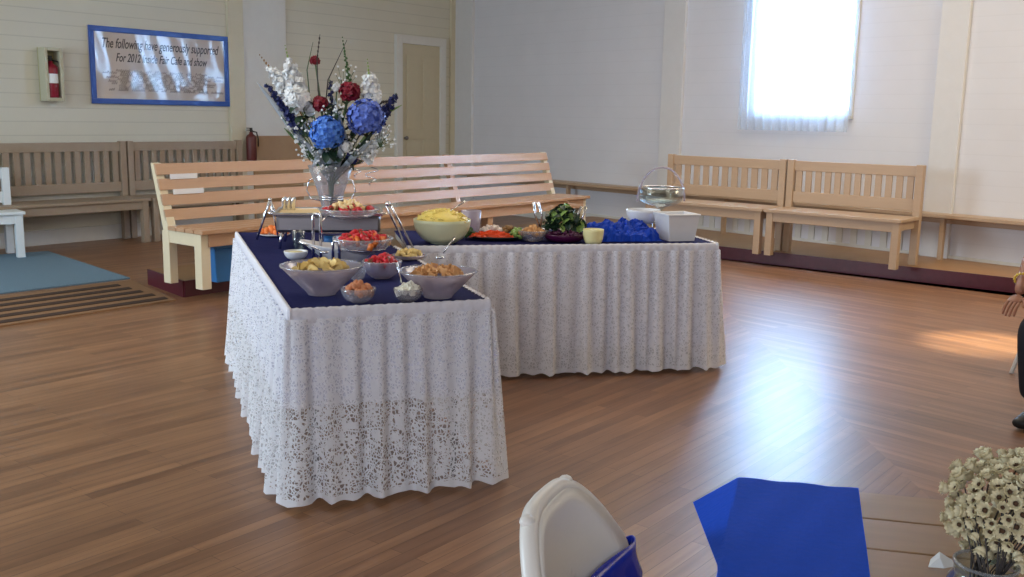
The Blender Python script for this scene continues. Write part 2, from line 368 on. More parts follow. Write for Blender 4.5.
# ------------------------------------------------------------------ room shell
HC = 4.0
pL = WL.pt(19.0); pR = WR.pt(17.5); pB = V2(-3.0, -12.0)
poly = [CORNER, pL, pB, pR]
def poly_slab(name, m, z0, z1):
    mb = MB(); n = len(poly); vs = [(p.x, p.y, z0) for p in poly] + [(p.x, p.y, z1) for p in poly]
    mb.add(vs, [tuple(range(n))[::-1], tuple(range(n, 2*n))] + [(i, (i+1) % n, n+(i+1) % n, n+i) for i in range(n)])
    return struct(mb.build(name, m))
poly_slab('floor', M_floor, -0.1, 0.0); poly_slab('ceiling', M_ceil, HC, HC + 0.1)
def wall_obj(name, W_, m, length, holes=()):
    mb = MB(); t = 0.12
    xs = [0]
    for (a, b, z0, z1) in holes: xs += [a, b]
    xs.append(length)
    for i in range(0, len(xs) - 1):
        a, b = xs[i], xs[i+1]
        if i % 2 == 0: mb.box(a, b, 0, t, 0, HC)
        else:
            h = holes[i // 2]
            mb.box(a, b, 0, t, 0, h[2]); mb.box(a, b, 0, t, h[3], HC)
    o = struct(mb.build(name, m)); o.location = W_.o
    # local x along the wall, local y away from the room
    yv = -W_.n; o.matrix_world = Matrix(((W_.d.x, yv.x, 0, W_.o.x), (W_.d.y, yv.y, 0, W_.o.y), (0, 0, 1, 0), (0, 0, 0, 1)))
    return o
def wall_mat(W_):   # matrix: x along wall, y out of the room (behind the wall face), z up
    yv = -W_.n
    return Matrix(((W_.d.x, yv.x, 0, W_.o.x), (W_.d.y, yv.y, 0, W_.o.y), (0, 0, 1, 0), (0, 0, 0, 1)))
def on_wall(mb, name, m, W_, parent=None, **k):
    o = mb.build(name, m, parent, **k)
    if parent is None: o.matrix_world = wall_mat(W_)
    return o
PLAT = 0.13
# window in the right wall
wa, _ = WR.hit(758, 60); wb, _ = WR.hit(855, 60); _, wz0 = WR.hit(805, 113); wz1 = 3.35
wall_obj('wall_left', WL, M_wall_l, 19.0)
wall_obj('wall_right', WR, M_wall_r, 17.5, [(wa, wb, wz0, wz1)])
for nm, a, b in (('wall_back_left', pL, pB), ('wall_back_right', pB, pR)):
    d = (b - a).normalized(); nn = Vector((-d.y, d.x, 0)); nn = nn if nn.dot(-a) > 0 else -nn
    ww = Wall(a, b, nn); wall_obj(nm, ww, M_wall_l, (b - a).length)

# window 1: frame and glass
fr = MB(); w = 0.035
fr.box(wa, wb, 0.0, 0.10, wz0, wz0 + w); fr.box(wa, wb, 0.0, 0.10, wz1 - w, wz1)
fr.box(wa, wa + w, 0, 0.10, wz0, wz1); fr.box(wb - w, wb, 0, 0.10, wz0, wz1)
wf = struct(on_wall(fr, 'window_1', M_trim, WR))
g = MB(); g.box(wa + w, wb - w, 0.05, 0.056, wz0 + w, wz1 - w); go = g.build('pane', M_pane, wf)
# casing around the opening
cs = MB(); c = 0.03
cs.box(wa - c, wb + c, -0.025, 0, wz1, wz1 + c); cs.box(wa - c, wa, -0.025, 0, wz0 - 0.02, wz1); cs.box(wb, wb + c, -0.025, 0, wz0 - 0.02, wz1)
cs.box(wa - c, wb + c, -0.05, 0, wz0 - 0.06, wz0 - 0.02); cs.build('casing', M_trim, wf, bevel=0.005)
# sheer curtain, gathered, hem below the sill
ca, _ = WR.hit(746, 60); cb, _ = WR.hit(858, 60); _, cz = WR.hit(800, 131)
mb = MB(); NX, NZ = 130, 14; vs = []; fs = []
for j in range(NZ + 1):
    t = j / NZ
    for i in range(NX + 1):
        u = i / NX; x = ca + (cb - ca) * u
        y = -0.10 + 0.028 * math.sin(u * 88 + math.sin(u * 11)) * (0.6 + 0.4 * t) + 0.01 * math.sin(u * 31 + 2 * t)
        vs.append((x, y, cz + (3.5 - cz) * (1 - t)))
for j in range(NZ):
    for i in range(NX): a = j * (NX + 1) + i; fs.append((a, a + 1, a + NX + 2, a + NX + 1))
mb.add(vs, fs); cur = on_wall(mb, 'sheer_curtain', M_curtain, WR, smooth=True)
tag(cur, 'pale sheer white curtain gathered over the bright window of the right wall', 'curtain')
rodm = MB(); rodm.tube([(ca - 0.15, -0.10, 3.5), (cb + 0.15, -0.10, 3.5)], 0.014); rodm.box(ca - 0.1, ca - 0.07, -0.1, 0, 3.49, 3.52); rodm.box(cb + 0.07, cb + 0.1, -0.1, 0, 3.49, 3.52)
tag(on_wall(rodm, 'curtain_rod', M_steel, WR), 'thin metal rod carrying the sheer curtain above the window', 'curtain rod')

# pilasters of the right wall
tn = 1
for p0, p1 in ((457, 474), (663, 684), (936, 964)):
    a, _ = WR.hit(p0, 100); b, _ = WR.hit(p1, 100); a = max(a, 0.02)
    m_ = MB(); m_.box(a, b, -0.05, 0, 0, HC); struct(on_wall(m_, 'trim_%d' % tn, M_trim_r, WR, bevel=0.004)); tn += 1
# strips of the left wall
for p0, p1, off, z0, z1, mm in ((243, 228, 0.05, 0, HC, M_trim_y), (286, 243.5, 0.03, 0, HC, M_trim), (300, 250, 0.045, 0, 1.15, M_brownpanel), (455, 449, 0.04, 0, HC, M_trim_y)):
    a, _ = WL.hit(p0, 100); b, _ = WL.hit(p1, 100)
    m_ = MB(); m_.box(max(a, 0.01), b, -off, 0, z0, z1); struct(on_wall(m_, 'trim_%d' % tn, mm, WL, bevel=0.004)); tn += 1
for nm, W_, L_ in (('baseboard_left', WL, 17), ('baseboard_right', WR, 15)):
    m_ = MB(); m_.box(0.05, L_, -0.025, 0, 0, 0.16); struct(on_wall(m_, nm, M_trim, W_, bevel=0.004))

# door in the left wall
a, _ = WL.hit(438, 100); b, _ = WL.hit(400, 100); _, dz = WL.hit(420, 45)
m_ = MB(); m_.box(a, b, -0.03, 0.0, PLAT, dz)
door = struct(on_wall(m_, 'door_1', M_door, WL, bevel=0.004))
pn = MB(); wd = b - a
for x0, x1 in ((a + 0.10, a + wd/2 - 0.04), (a + wd/2 + 0.04, b - 0.10)):
    for z0, z1 in ((PLAT + 0.2, PLAT + 0.95), (PLAT + 1.1, dz - 0.15)):
        pn.box(x0, x1, -0.042, -0.03, z0, z1)
pn.build('panel', M_door, door, bevel=0.008)
kn = MB(); kn.ico((b - 0.06, -0.08, PLAT + 0.98), 0.03, 2); kn.tube([(b - 0.06, -0.03, PLAT + 0.98), (b - 0.06, -0.07, PLAT + 0.98)], 0.012); kn.build('door_handle', M_steel, door, smooth=True)
cs = MB(); cw = 0.12
cs.box(a - cw, a, -0.06, 0, 0, dz + cw); cs.box(b, b + cw, -0.06, 0, 0, dz + cw); cs.box(a, b, -0.06, 0, dz, dz + cw)
struct(on_wall(cs, 'trim_%d' % tn, M_trim, WL, bevel=0.005)); tn += 1

# raised platform: one arm along the right wall, one along the left wall under the slatted bench
q1 = at(185, 297, 0.0); q0 = at(155, 286, 0.0)
r0 = at(760, 263, 0.0); r1 = at(1008, 292, 0.0); drp = (r1 - r0).normalized()
def line_pt(p, d, q, e):
    den = d.x * e.y - d.y * e.x; t = ((q.x - p.x) * e.y - (q.y - p.y) * e.x) / den; return p + d * t
# inner corner of the L
uL = -dl; ic = line_pt(q1, uL, r0, drp)
ra = r0 + drp * 12
ra_w = line_pt(ra, WR.n, CORNER, dr)
backL = q0 + (q0 - q1).normalized() * 0.10
wl_b = line_pt(backL, (q0 - q1), CORNER, dl)
backline = line_pt(backL, uL, CORNER, dr)
def prism(name, pts, z0, z1, m):
    mb = MB(); n = len(pts)
    mb.add([(p.x, p.y, z0) for p in pts] + [(p.x, p.y, z1) for p in pts], [tuple(range(n))[::-1], tuple(range(n, 2*n))] + [(i, (i+1) % n, n+(i+1) % n, n+i) for i in range(n)])
    return mb.build(name, m)
pts = [q1, ic, ra, ra_w, CORNER, CORNER + dl * 0.1, backL + (backline - backL) * 0.0]
pts = [q1, ic, ra, ra_w, backline, backL]
def block(P, z0, z1, mb):
    n = len(P); mb.add([(p.x, p.y, z0) for p in P] + [(p.x, p.y, z1) for p in P], [tuple(range(n))[::-1], tuple(range(n, 2*n))] + [(i, (i+1) % n, n+(i+1) % n, n+i) for i in range(n)])
mb = MB(); block([q1, ic, backline, backL], 0, PLAT, mb); struct(mb.build('trim_%d' % tn, M_platform)); tn += 1
mb = MB(); block([ic, ra, ra_w, backline], 0, PLAT, mb); struct(mb.build('trim_%d' % tn, M_platform)); tn += 1
for a_, b_ in ((backL, q1), (q1, ic), (ic, ra)):
    d_ = (b_ - a_).normalized(); o_ = Vector((d_.y, -d_.x, 0)) * 0.018; mb = MB()
    block([a_ - d_ * .01 + o_, b_ + d_ * .01 + o_, b_ + d_ * .01 + o_ * .05, a_ - d_ * .01 + o_ * .05], 0, PLAT + 0.001, mb); struct(mb.build('trim_%d' % tn, M_platedge)); tn += 1

# ledge bench built along the right wall
mb = MB(); a0, _ = WR.hit(470, 175); LZ = 0.58
mb.box(a0, 14.5, -0.26, 0, LZ - 0.035, LZ)
ledge = empty('wall_ledge_bench', WR.pt(0), 0, 'long tan plank ledge bench fixed along the right wall behind the spindle benches', 'bench')
ledge.matrix_world = wall_mat(WR)
mb.build('seat', M_bench, ledge, bevel=0.004)
xl, _ = WR.hit(948, 240); x = xl - 2.6 * int((xl - a0) / 2.6)
while x < 14.4:
    mb = MB(); mb.box(x, x + 0.045, -0.22, -0.17, PLAT, LZ - 0.035); mb.build('leg', M_bench, ledge, bevel=0.003)
    x += 2.6
mb = MB(); mb.box(a0, 14.5, -0.06, -0.03, LZ - 0.1, LZ - 0.035); mb.build('wall_rail', M_bench, ledge)
# pale panelling strips under the ledge
sa, _ = WR.hit(700, 200); sb, _ = WR.hit(905, 200); mb = MB(); x = sa
while x < sb: mb.box(x, x + 0.07, -0.02, 0, 0.16, LZ - 0.1); x += 0.17
struct(on_wall(mb, 'trim_%d' % tn, M_trim, WR)); tn += 1

# ------------------------------------------------------------------ benches
def frame_from(p, q):
    """placement of a bench whose back line runs p -> q (world), facing right-hand side of that direction"""
    d = (q - p); return math.atan2(d.y, d.x), d.length
def spindle_bench(p, q, z, H, m, label, group, n_slat, faces=-1, seat_h=0.45, mid=None):
    ang, L = frame_from(p, q)
    r = empty('spindle_bench', (p.x, p.y, z), ang, label, 'bench', group)
    f = faces      # local y sign of the seat
    def B(x0, x1, y0, y1, z0, z1): 
        ya, yb = sorted((y0 * f, y1 * f)); return MB().box(x0, x1, ya, yb, z0, z1)
    tilt = 0.0
    for x in (0, L - 0.07): B(x, x + 0.07, -0.07, 0, 0, H).build('back_post', m, r, bevel=0.004)
    B(0.07, L - 0.07, -0.05, -0.02, H - 0.11, H - 0.01).build('top_rail', m, r, bevel=0.004)
    B(0.07, L - 0.07, -0.05, -0.02, seat_h + 0.05, seat_h + 0.16).build('bottom_rail', m, r, bevel=0.004)
    pitch = (L - 0.14) / n_slat
    for i in range(n_slat):
        x0 = 0.07 + pitch * (i + 0.20); B(x0, x0 + pitch * 0.60, -0.045, -0.025, seat_h + 0.16, H - 0.11).build('slat', m, r)
    B(0, L, -0.02, 0.46, seat_h - 0.03, seat_h).build('seat', m, r, bevel=0.004)
    B(0.06, L - 0.06, 0.40, 0.43, seat_h - 0.12, seat_h - 0.03).build('apron', m, r, bevel=0.003)
    for x in (0.02, L - 0.09): B(x, x + 0.07, 0.37, 0.44, 0, seat_h - 0.03).build('front_leg', m, r, bevel=0.004)
    for x in (0.03, L - 0.08): B(x, x + 0.04, -0.01, 0.37, seat_h - 0.11, seat_h - 0.03).build('side_rail', m, r)
    return r
# two on the platform along the right wall
ZT = PLAT + 0.94
e0 = at(668, 154, ZT); e2 = at(924, 165.5, ZT); dd = (e2 - e0); dd.z = 0; L1 = dd.length; dd.normalize()
print('right bench length', L1, e0, e2)
rm = ray(787, 159); rm.z = 0; em = line_pt(V2(0, 0), rm, V2(e0.x, e0.y), dd); em.z = ZT
sgn = 1 if Vector((-dd.y, dd.x, 0)).dot(WR.n) > 0 else -1
spindle_bench(e0, em - dd * 0.01, PLAT, 0.94, M_bench, 'tan spindle back bench under the window, directly behind the farther buffet', 'spindle benches by the right wall', 11, sgn, 0.46)
spindle_bench(em + dd * 0.01, e2, PLAT, 0.94, M_bench, 'tan spindle back bench right of the window, beside the bare wall ledge', 'spindle benches by the right wall', 12, sgn, 0.46)
# two against the left wall
ba, _ = WL.hit(-70, 143); bm_, _ = WL.hit(121, 140); bb_, _ = WL.hit(236, 139)
def wlp(a): return WL.pt(a, 0, 0.12)
sgl = 1 if Vector((-(wlp(bm_) - wlp(ba)).y, (wlp(bm_) - wlp(ba)).x, 0)).dot(WL.n) > 0 else -1
spindle_bench(wlp(ba), wlp(bm_) + dl * 0.01, 0, 1.10, M_bench_gray, 'taupe spindle back bench against the left wall below the extinguisher cabinet', 'spindle benches by the left wall', 17, sgl, 0.49)
spindle_bench(wlp(bm_) - dl * 0.01, wlp(bb_), 0, 1.10, M_bench_gray, 'shorter taupe spindle back bench against the left wall below the blue framed poster', 'spindle benches by the left wall', 13, sgl, 0.49)
# white bench end at the left edge
wp = at(15, 253, 0); wq = wp + Vector((-0.95, -0.85, 0))
spindle_bench(wp, wq, 0, 0.86, M_bench_white, 'white painted bench end at the left edge beside the blue carpet', None, 8, 1, 0.46)

def slat_bench(p, q, z, H, label):
    ang, L = frame_from(p, q); r = empty('slatted_bench', (p.x, p.y, z), ang, label, 'bench')
    sh = 0.45; lean = 0.14
    def yb(zz): return -(-lean * (zz - sh) / (H - sh))   # back leans away (+y)
    # back slats
    zs = [sh + 0.035 + i * 0.115 for i in range(4)]
    for zz in zs:
        mb = MB(); y0, y1 = yb(zz) - 0.012, yb(zz + 0.085) - 0.012
        mb.add([(0.0, y0, zz), (L, y0, zz), (L, y1, zz + 0.085), (0.0, y1, zz + 0.085), (0.0, y0 + 0.024, zz), (L, y0 + 0.024, zz), (L, y1 + 0.024, zz + 0.085), (0.0, y1 + 0.024, zz + 0.085)],
               [(0,1,2,3),(7,6,5,4),(0,4,5,1),(1,5,6,2),(2,6,7,3),(3,7,4,0)])
        mb.build('back_slat', M_bench_slat, r, bevel=0.003)
    for i in range(4):
        y = -0.04 - i * 0.115; MB().box(-0.02, L + 0.02, y - 0.105, y, sh - 0.03, sh).build('seat_slat', M_bench_slat, r, bevel=0.003)
    MB().box(0.06, L - 0.06, -0.455, -0.43, sh - 0.13, sh - 0.035).build('apron', M_bench_slat, r, bevel=0.003)
    n = 4
    for i in range(n):
        x = 0.0 + (L - 0.07) * i / (n - 1); me_ = M_bench_end if i in (0, n - 1) else M_bench_slat
        mb = MB(); mb.add([(x, -0.03, sh - 0.04), (x + 0.07, -0.03, sh - 0.04), (x + 0.07, lean + 0.012, H), (x, lean + 0.012, H), (x, 0.05, sh - 0.04), (x + 0.07, 0.05, sh - 0.04), (x + 0.07, lean + 0.05, H), (x, lean + 0.05, H)],
                          [(0,1,2,3),(7,6,5,4),(0,4,5,1),(1,5,6,2),(2,6,7,3),(3,7,4,0)])
        mb.add([(v[0], v[1], v[2]) for v in mb.v], []) 
        mb.build('back_upright', me_, r, bevel=0.003)
        MB().box(x, x + 0.07, -0.02, 0.07, 0, sh - 0.04).build('rear_leg', me_, r, bevel=0.004)
        MB().box(x, x + 0.08, -0.44, -0.35, 0, sh - 0.035).build('front_leg', me_, r, bevel=0.004)
        MB().box(x + 0.005, x + 0.065, -0.36, 0.0, sh - 0.13, sh - 0.035).build('side_rail', me_, r, bevel=0.003)
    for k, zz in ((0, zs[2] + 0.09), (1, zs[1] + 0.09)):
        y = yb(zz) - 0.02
        MB().box(0.10, 0.34 + 0.03 * k, y - 0.006, y, zz - 0.01, zz + 0.03).build('bright_gap_block', M_paper, r)  # white blocks standing in for light showing through the slat gaps
    return r
sbz = PLAT + 0.92
s0 = at(153, 163, sbz); s1 = at(545, 152, sbz); s0.z = s1.z = 0
dsb = (s1 - s0).normalized(); nrm = Vector((dsb.y, -dsb.x, 0))
slat_bench(s0 + nrm * 0.15, s1 + nrm * 0.15, PLAT, 0.92, 'long varnished bench of horizontal slats on the platform behind the buffet')
# blue bins under the slatted bench
for k, (px, py, lab) in enumerate(((224, 279, 'blue plastic bin under the slatted bench, the one nearer its left end'), (262, 272, 'blue plastic bin under the slatted bench, half hidden by the buffet cloth'))):
    p = at(px, py, PLAT); r = empty('storage_bin', p, math.atan2(dsb.y, dsb.x), lab, 'bin', 'blue bins under the slatted bench')
    mb = MB(); mb.add([(-.15,-.12,0),(.15,-.12,0),(.15,.12,0),(-.15,.12,0),(-.18,-.14,.27),(.18,-.14,.27),(.18,.14,.27),(-.18,.14,.27)], [(0,3,2,1),(4,5,6,7),(0,1,5,4),(1,2,6,5),(2,3,7,6),(3,0,4,7)]); mb.build('body', M_bin, r, bevel=0.01)
    MB().box(-.19, .19, -.15, .15, .27, .295).build('lid', M_bin, r, bevel=0.006)

# ------------------------------------------------------------------ left wall things
a, _ = WL.hit(57, 75); b, _ = WL.hit(38.5, 75); _, z1 = WL.hit(48, 48); _, z0 = WL.hit(48, 101)
cabr = empty('extinguisher_cabinet', (0, 0, 0), 0, 'cream wall cabinet left of the poster holding a red extinguisher', 'cabinet'); cabr.matrix_world = wall_mat(WL)
mb = MB(); mb.box(a, b, -0.015, 0, z0, z1); mb.build('back_panel', M_cab_in, cabr)
mb = MB(); t = 0.035
mb.box(a, a + t, -0.15, -0.015, z0, z1); mb.box(b - t, b, -0.15, -0.015, z0, z1); mb.box(a + t, b - t, -0.15, -0.015, z1 - t, z1); mb.box(a + t, b - t, -0.15, -0.015, z0, z0 + t)
mb.build('frame', M_cab, cabr, bevel=0.004)
def extinguisher(cx, cz, h, W_, off, mbody, label, labelled=True):
    r = empty('fire_extinguisher', (0, 0, 0), 0, label, 'fire extinguisher'); r.matrix_world = wall_mat(W_) @ Matrix.Translation((cx, -off, cz))
    R = h * 0.155
    mb = MB(); mb.lathe([(R*.96, 0), (R, .02*h), (R, .68*h), (R*.85, .75*h), (R*.4, .80*h), (R*.32, .86*h), (0.001, .86*h)], 20); mb.build('cylinder_body', mbody, r, smooth=True)
    mb = MB(); mb.box(-R*.3, R*1.1, -.012, .012, .90*h, .93*h); mb.box(-R*.25, R*1.0, -.012, .012, .96*h, .985*h); mb.tube([(0, 0, .85*h), (0, 0, .97*h)], R*.28); mb.build('lever_handle', M_black, r)
    mb = MB(); mb.tube([(-R*.2, 0, .88*h), (-R*1.1, -R*.3, .85*h), (-R*1.35, -R*.4, .65*h), (-R*1.25, -R*.5, .42*h)], R*.14); mb.build('hose', M_black, r, smooth=True)
    if labelled:
        mb = MB(); vs = []; 
        for j in range(2):
            for i in range(9):
                q = math.radians(-160 + i * 17.5); vs.append((R*1.02*math.cos(q), R*1.02*math.sin(q), (.34 + .22*j) * h))
        mb.add(vs, [(i, i+1, 10+i, 9+i) for i in range(8)]); mb.build('label_band', M_paper, r)
    return r
extinguisher((a + b) / 2 + 0.01, z0 + t, (z1 - z0) * 0.80, WL, 0.09, M_red, 'red fire extinguisher with white band inside the cream wall cabinet')
a2, zt = WL.hit(244, 127); _, zb = WL.hit(244, 160)
extinguisher(a2, zb, zt - zb, WL, 0.14, M_dred, 'dark maroon fire extinguisher hung on the wall strip right of the poster', False)

# poster with blue frame
a, _ = WL.hit(227, 70); b, _ = WL.hit(88.5, 65); _, z0 = WL.hit(89, 103.5); _, z1 = WL.hit(89, 26)
_, z0b = WL.hit(227, 106.5); _, z1b = WL.hit(227, 36); z0 = (z0 + z0b) / 2; z1 = (z1 + z1b) / 2
post = empty('framed_poster', (0, 0, 0), 0, 'wide white sponsor poster in a blue frame on the left wall', 'poster'); post.matrix_world = wall_mat(WL)
bkg = MB().box(a, b, -0.02, 0, z0, z1).build('backing', M_board, post)
mb = MB(); t = 0.06
mb.box(a, b, -0.04, -0.02, z0, z0 + t); mb.box(a, b, -0.04, -0.02, z1 - t, z1); mb.box(a, a + t, -0.04, -0.02, z0 + t, z1 - t); mb.box(b - t, b, -0.04, -0.02, z0 + t, z1 - t)
mb.build('frame', M_frameblue, post, bevel=0.004)
PW, PH = b - a, z1 - z0
def text(body, x, z, size, width, m, parent, name='lettering'):
    cu = bpy.data.curves.new(name, 'FONT'); cu.body = body; cu.size = size; cu.shear = 0.35; cu.align_x = 'CENTER'; cu.extrude = 0.001; cu.offset = size * 0.012
    o = bpy.data.objects.new(name, cu); COL.objects.link(o)
    bpy.context.view_layer.update(); me = bpy.data.meshes.new_from_object(o); bpy.data.objects.remove(o); bpy.data.curves.remove(cu)
    me.materials.clear(); me.materials.append(m)
    xs = [v.co.x for v in me.vertices]; k = width / (max(xs) - min(xs))
    o = bpy.data.objects.new(name, me); COL.objects.link(o); o.parent = parent
    # the wall's local x runs right-to-left as seen, so turn the text to face the room
    o.matrix_local = Matrix.Translation((x, -0.0215, z)) @ Matrix(((-k, 0, 0, 0), (0, 0, -1, 0), (0, 1, 0, 0), (0, 0, 0, 1)))
    return o
mid = (a + b) / 2
text('The following have generously supported', mid + 0.0, z1 - 0.225, 0.15, PW * 0.84, M_ink, bkg)
text('For 2012 Inside Fair Cafe and show', mid, z1 - 0.37, 0.13, PW * 0.66, M_ink, bkg)
# the small lines are not legible in the photograph: handwriting strokes only
rs = random.Random(3); mb = MB()
for k in range(10):
    z = z1 - 0.48 - k * (PH - 0.62) / 9.5; wl_ = PW * rs.uniform(0.60, 0.84) if k < 9 else PW * 0.76
    x = mid + wl_ / 2
    while x > mid - wl_ / 2:
        n = rs.randint(6, 14); pts_ = [(x - i * 0.013, -0.0225, z + (0.020 if i % 2 else -0.004) * rs.uniform(.5, 1.4)) for i in range(n)]
        mb.tube(pts_, 0.0034 if k < 9 else 0.0045, 4); x -= n * 0.013 + 0.035
mb.build('handwritten_lines', M_ink2, bkg)
# crinkled clear plastic sheet over the poster
mb = MB(); NX, NZ = 90, 40; vs = []; fs = []
for j in range(NZ + 1):
    for i in range(NX + 1):
        u = i / NX; v = j / NZ
        y = -0.036 - 0.010 * math.sin(u * 17 + v * 3.0 + math.sin(v * 4)) * (.6 + .4 * math.sin(u * 7 + 1.0)) - 0.002 * math.sin(u * 37 - v * 6)
        vs.append((a + t + (PW - 2*t) * u, y, z0 + t + (PH - 2*t) * v))
for j in range(NZ):
    for i in range(NX): q = j * (NX + 1) + i; fs.append((q, q + 1, q + NX + 2, q + NX + 1))
mb.add(vs, fs); 
M_film = pane_mat('plastic_film', (0.97, 0.97, 0.98, 1), 0.16); M_film.node_tree.nodes['Bump'].inputs['Strength'].default_value = 0.02
M_film.node_tree.nodes['Layer Weight'].inputs[0].default_value = 0.22
mb.build('plastic_cover', M_film, post, smooth=True)

# ------------------------------------------------------------------ carpet and striped mat on the floor
def flat_quad(name, pix, h, m, z=0.0):
    P = [at(x, y, z) for x, y in pix]; mb = MB(); mb.add([(p.x, p.y, z) for p in P] + [(p.x, p.y, z + h) for p in P], [(3,2,1,0),(4,5,6,7),(0,1,5,4),(1,2,6,5),(2,3,7,6),(3,0,4,7)])
    return mb.build(name, m)
tag(flat_quad('patch', [(-260, 325), (130, 279), (48, 252), (-260, 275)], 0.012, M_patch), 'blue grey carpet on the floor in front of the left wall benches', 'patch')  # thin flat blue grey quad laid on the floor
mt = bpy.data.objects.new('striped_mat', None); COL.objects.link(mt); tag(mt, 'brown mat with dark stripes on the floor beside the blue carpet', 'mat')
A_, B_, C_, D_ = at(-260, 331, 0), at(132, 281, 0), at(176, 301, 0), at(-300, 372, 0)
mt.location = (A_ + C_) / 2
def lerp(a, b, t): return a + (b - a) * t
def strip(t0, t1, e0, e1, z0, z1, nm, m):
    P = [lerp(lerp(A_, B_, e0), lerp(D_, C_, e0), t0), lerp(lerp(A_, B_, e1), lerp(D_, C_, e1), t0), lerp(lerp(A_, B_, e1), lerp(D_, C_, e1), t1), lerp(lerp(A_, B_, e0), lerp(D_, C_, e0), t1)]
    P = [p - mt.location for p in P]
    mb = MB(); mb.add([(p.x, p.y, z0) for p in P] + [(p.x, p.y, z1) for p in P], [(0,1,2,3),(7,6,5,4),(0,4,5,1),(1,5,6,2),(2,6,7,3),(3,7,4,0)])
    return mb.build(nm, m, mt)
strip(0, 1, 0, 1, 0, 0.012, 'mat_base', M_mat)
for k in range(5):
    t0 = 0.12 + k * 0.185; strip(t0, t0 + 0.085, 0.005, 0.985 - 0.012 * (4 - k), 0.012, 0.016, 'stripe', M_matd)

# ------------------------------------------------------------------ buffet tables
TZ = 0.74
class Tab:
    def __init__(s, o, ang, w, l): s.o = o; s.ang = ang; s.w = w; s.l = l; s.ux = Vector((math.cos(ang), math.sin(ang), 0)); s.uy = Vector((-math.sin(ang), math.cos(ang), 0))
    def p(s, x, y, z=0): return s.o + s.ux * x + s.uy * y + Vector((0, 0, z))
A = at(290, 311, TZ); A.z = 0
T1 = Tab(A, math.radians(20), 0.76, 2.44)
Fr = at(717, 244.5, TZ); Fr.z = 0; ang2 = math.radians(12)
T2 = Tab(Fr - Vector((math.cos(ang2), math.sin(ang2), 0)) * 1.80, ang2, 1.80, 0.76)
print('T1 corners', [tuple(round(c, 2) for c in T1.p(x, y)) for x, y in ((0,0),(.76,0),(0,2.44),(.76,2.44))], 'T2', T2.o)
def folding_table(T, label):
    r = empty('folding_table', T.o, T.ang, label, 'table', 'buffet tables')
    MB().box(0.005, T.w - 0.005, 0.005, T.l - 0.005, TZ - 0.04, TZ - 0.002).build('tabletop', M_tablegrey, r, bevel=0.006)
    for x in (0.1, T.w - 0.1):
        for y in (0.12, T.l - 0.12):
            mb = MB(); mb.tube([(x, y, 0), (x, y, TZ - 0.04)], 0.014); mb.build('leg', M_steel, r, smooth=True)
    return r
folding_table(T1, 'folding buffet table standing lengthwise under the nearer lace skirt')
folding_table(T2, 'folding buffet table standing crosswise under the farther lace skirt')
def table_cover(T, label):
    mb = MB(); nx, ny = 24, 60; vs = []; fs = []
    rr = random.Random(5)
    for j in range(ny + 1):
        for i in range(nx + 1):
            vs.append((T.w * i / nx, T.l * j / ny, TZ + 0.002 + 0.0015 * math.sin(i * 1.3 + j * .7) * math.sin(j * 0.9)))
    for j in range(ny):
        for i in range(nx): q = j * (nx + 1) + i; fs.append((q, q + 1, q + nx + 2, q + nx + 1))
    mb.add(vs, fs); o = mb.build('tablecloth', M_blue, None, smooth=True, solid=0.003); o.location = T.o; o.rotation_euler = (0, 0, T.ang)
    return tag(o, label, 'tablecloth', 'blue buffet tablecloths')
table_cover(T1, 'dark blue cloth on the top of the nearer buffet table'); table_cover(T2, 'dark blue cloth on the top of the farther buffet table')

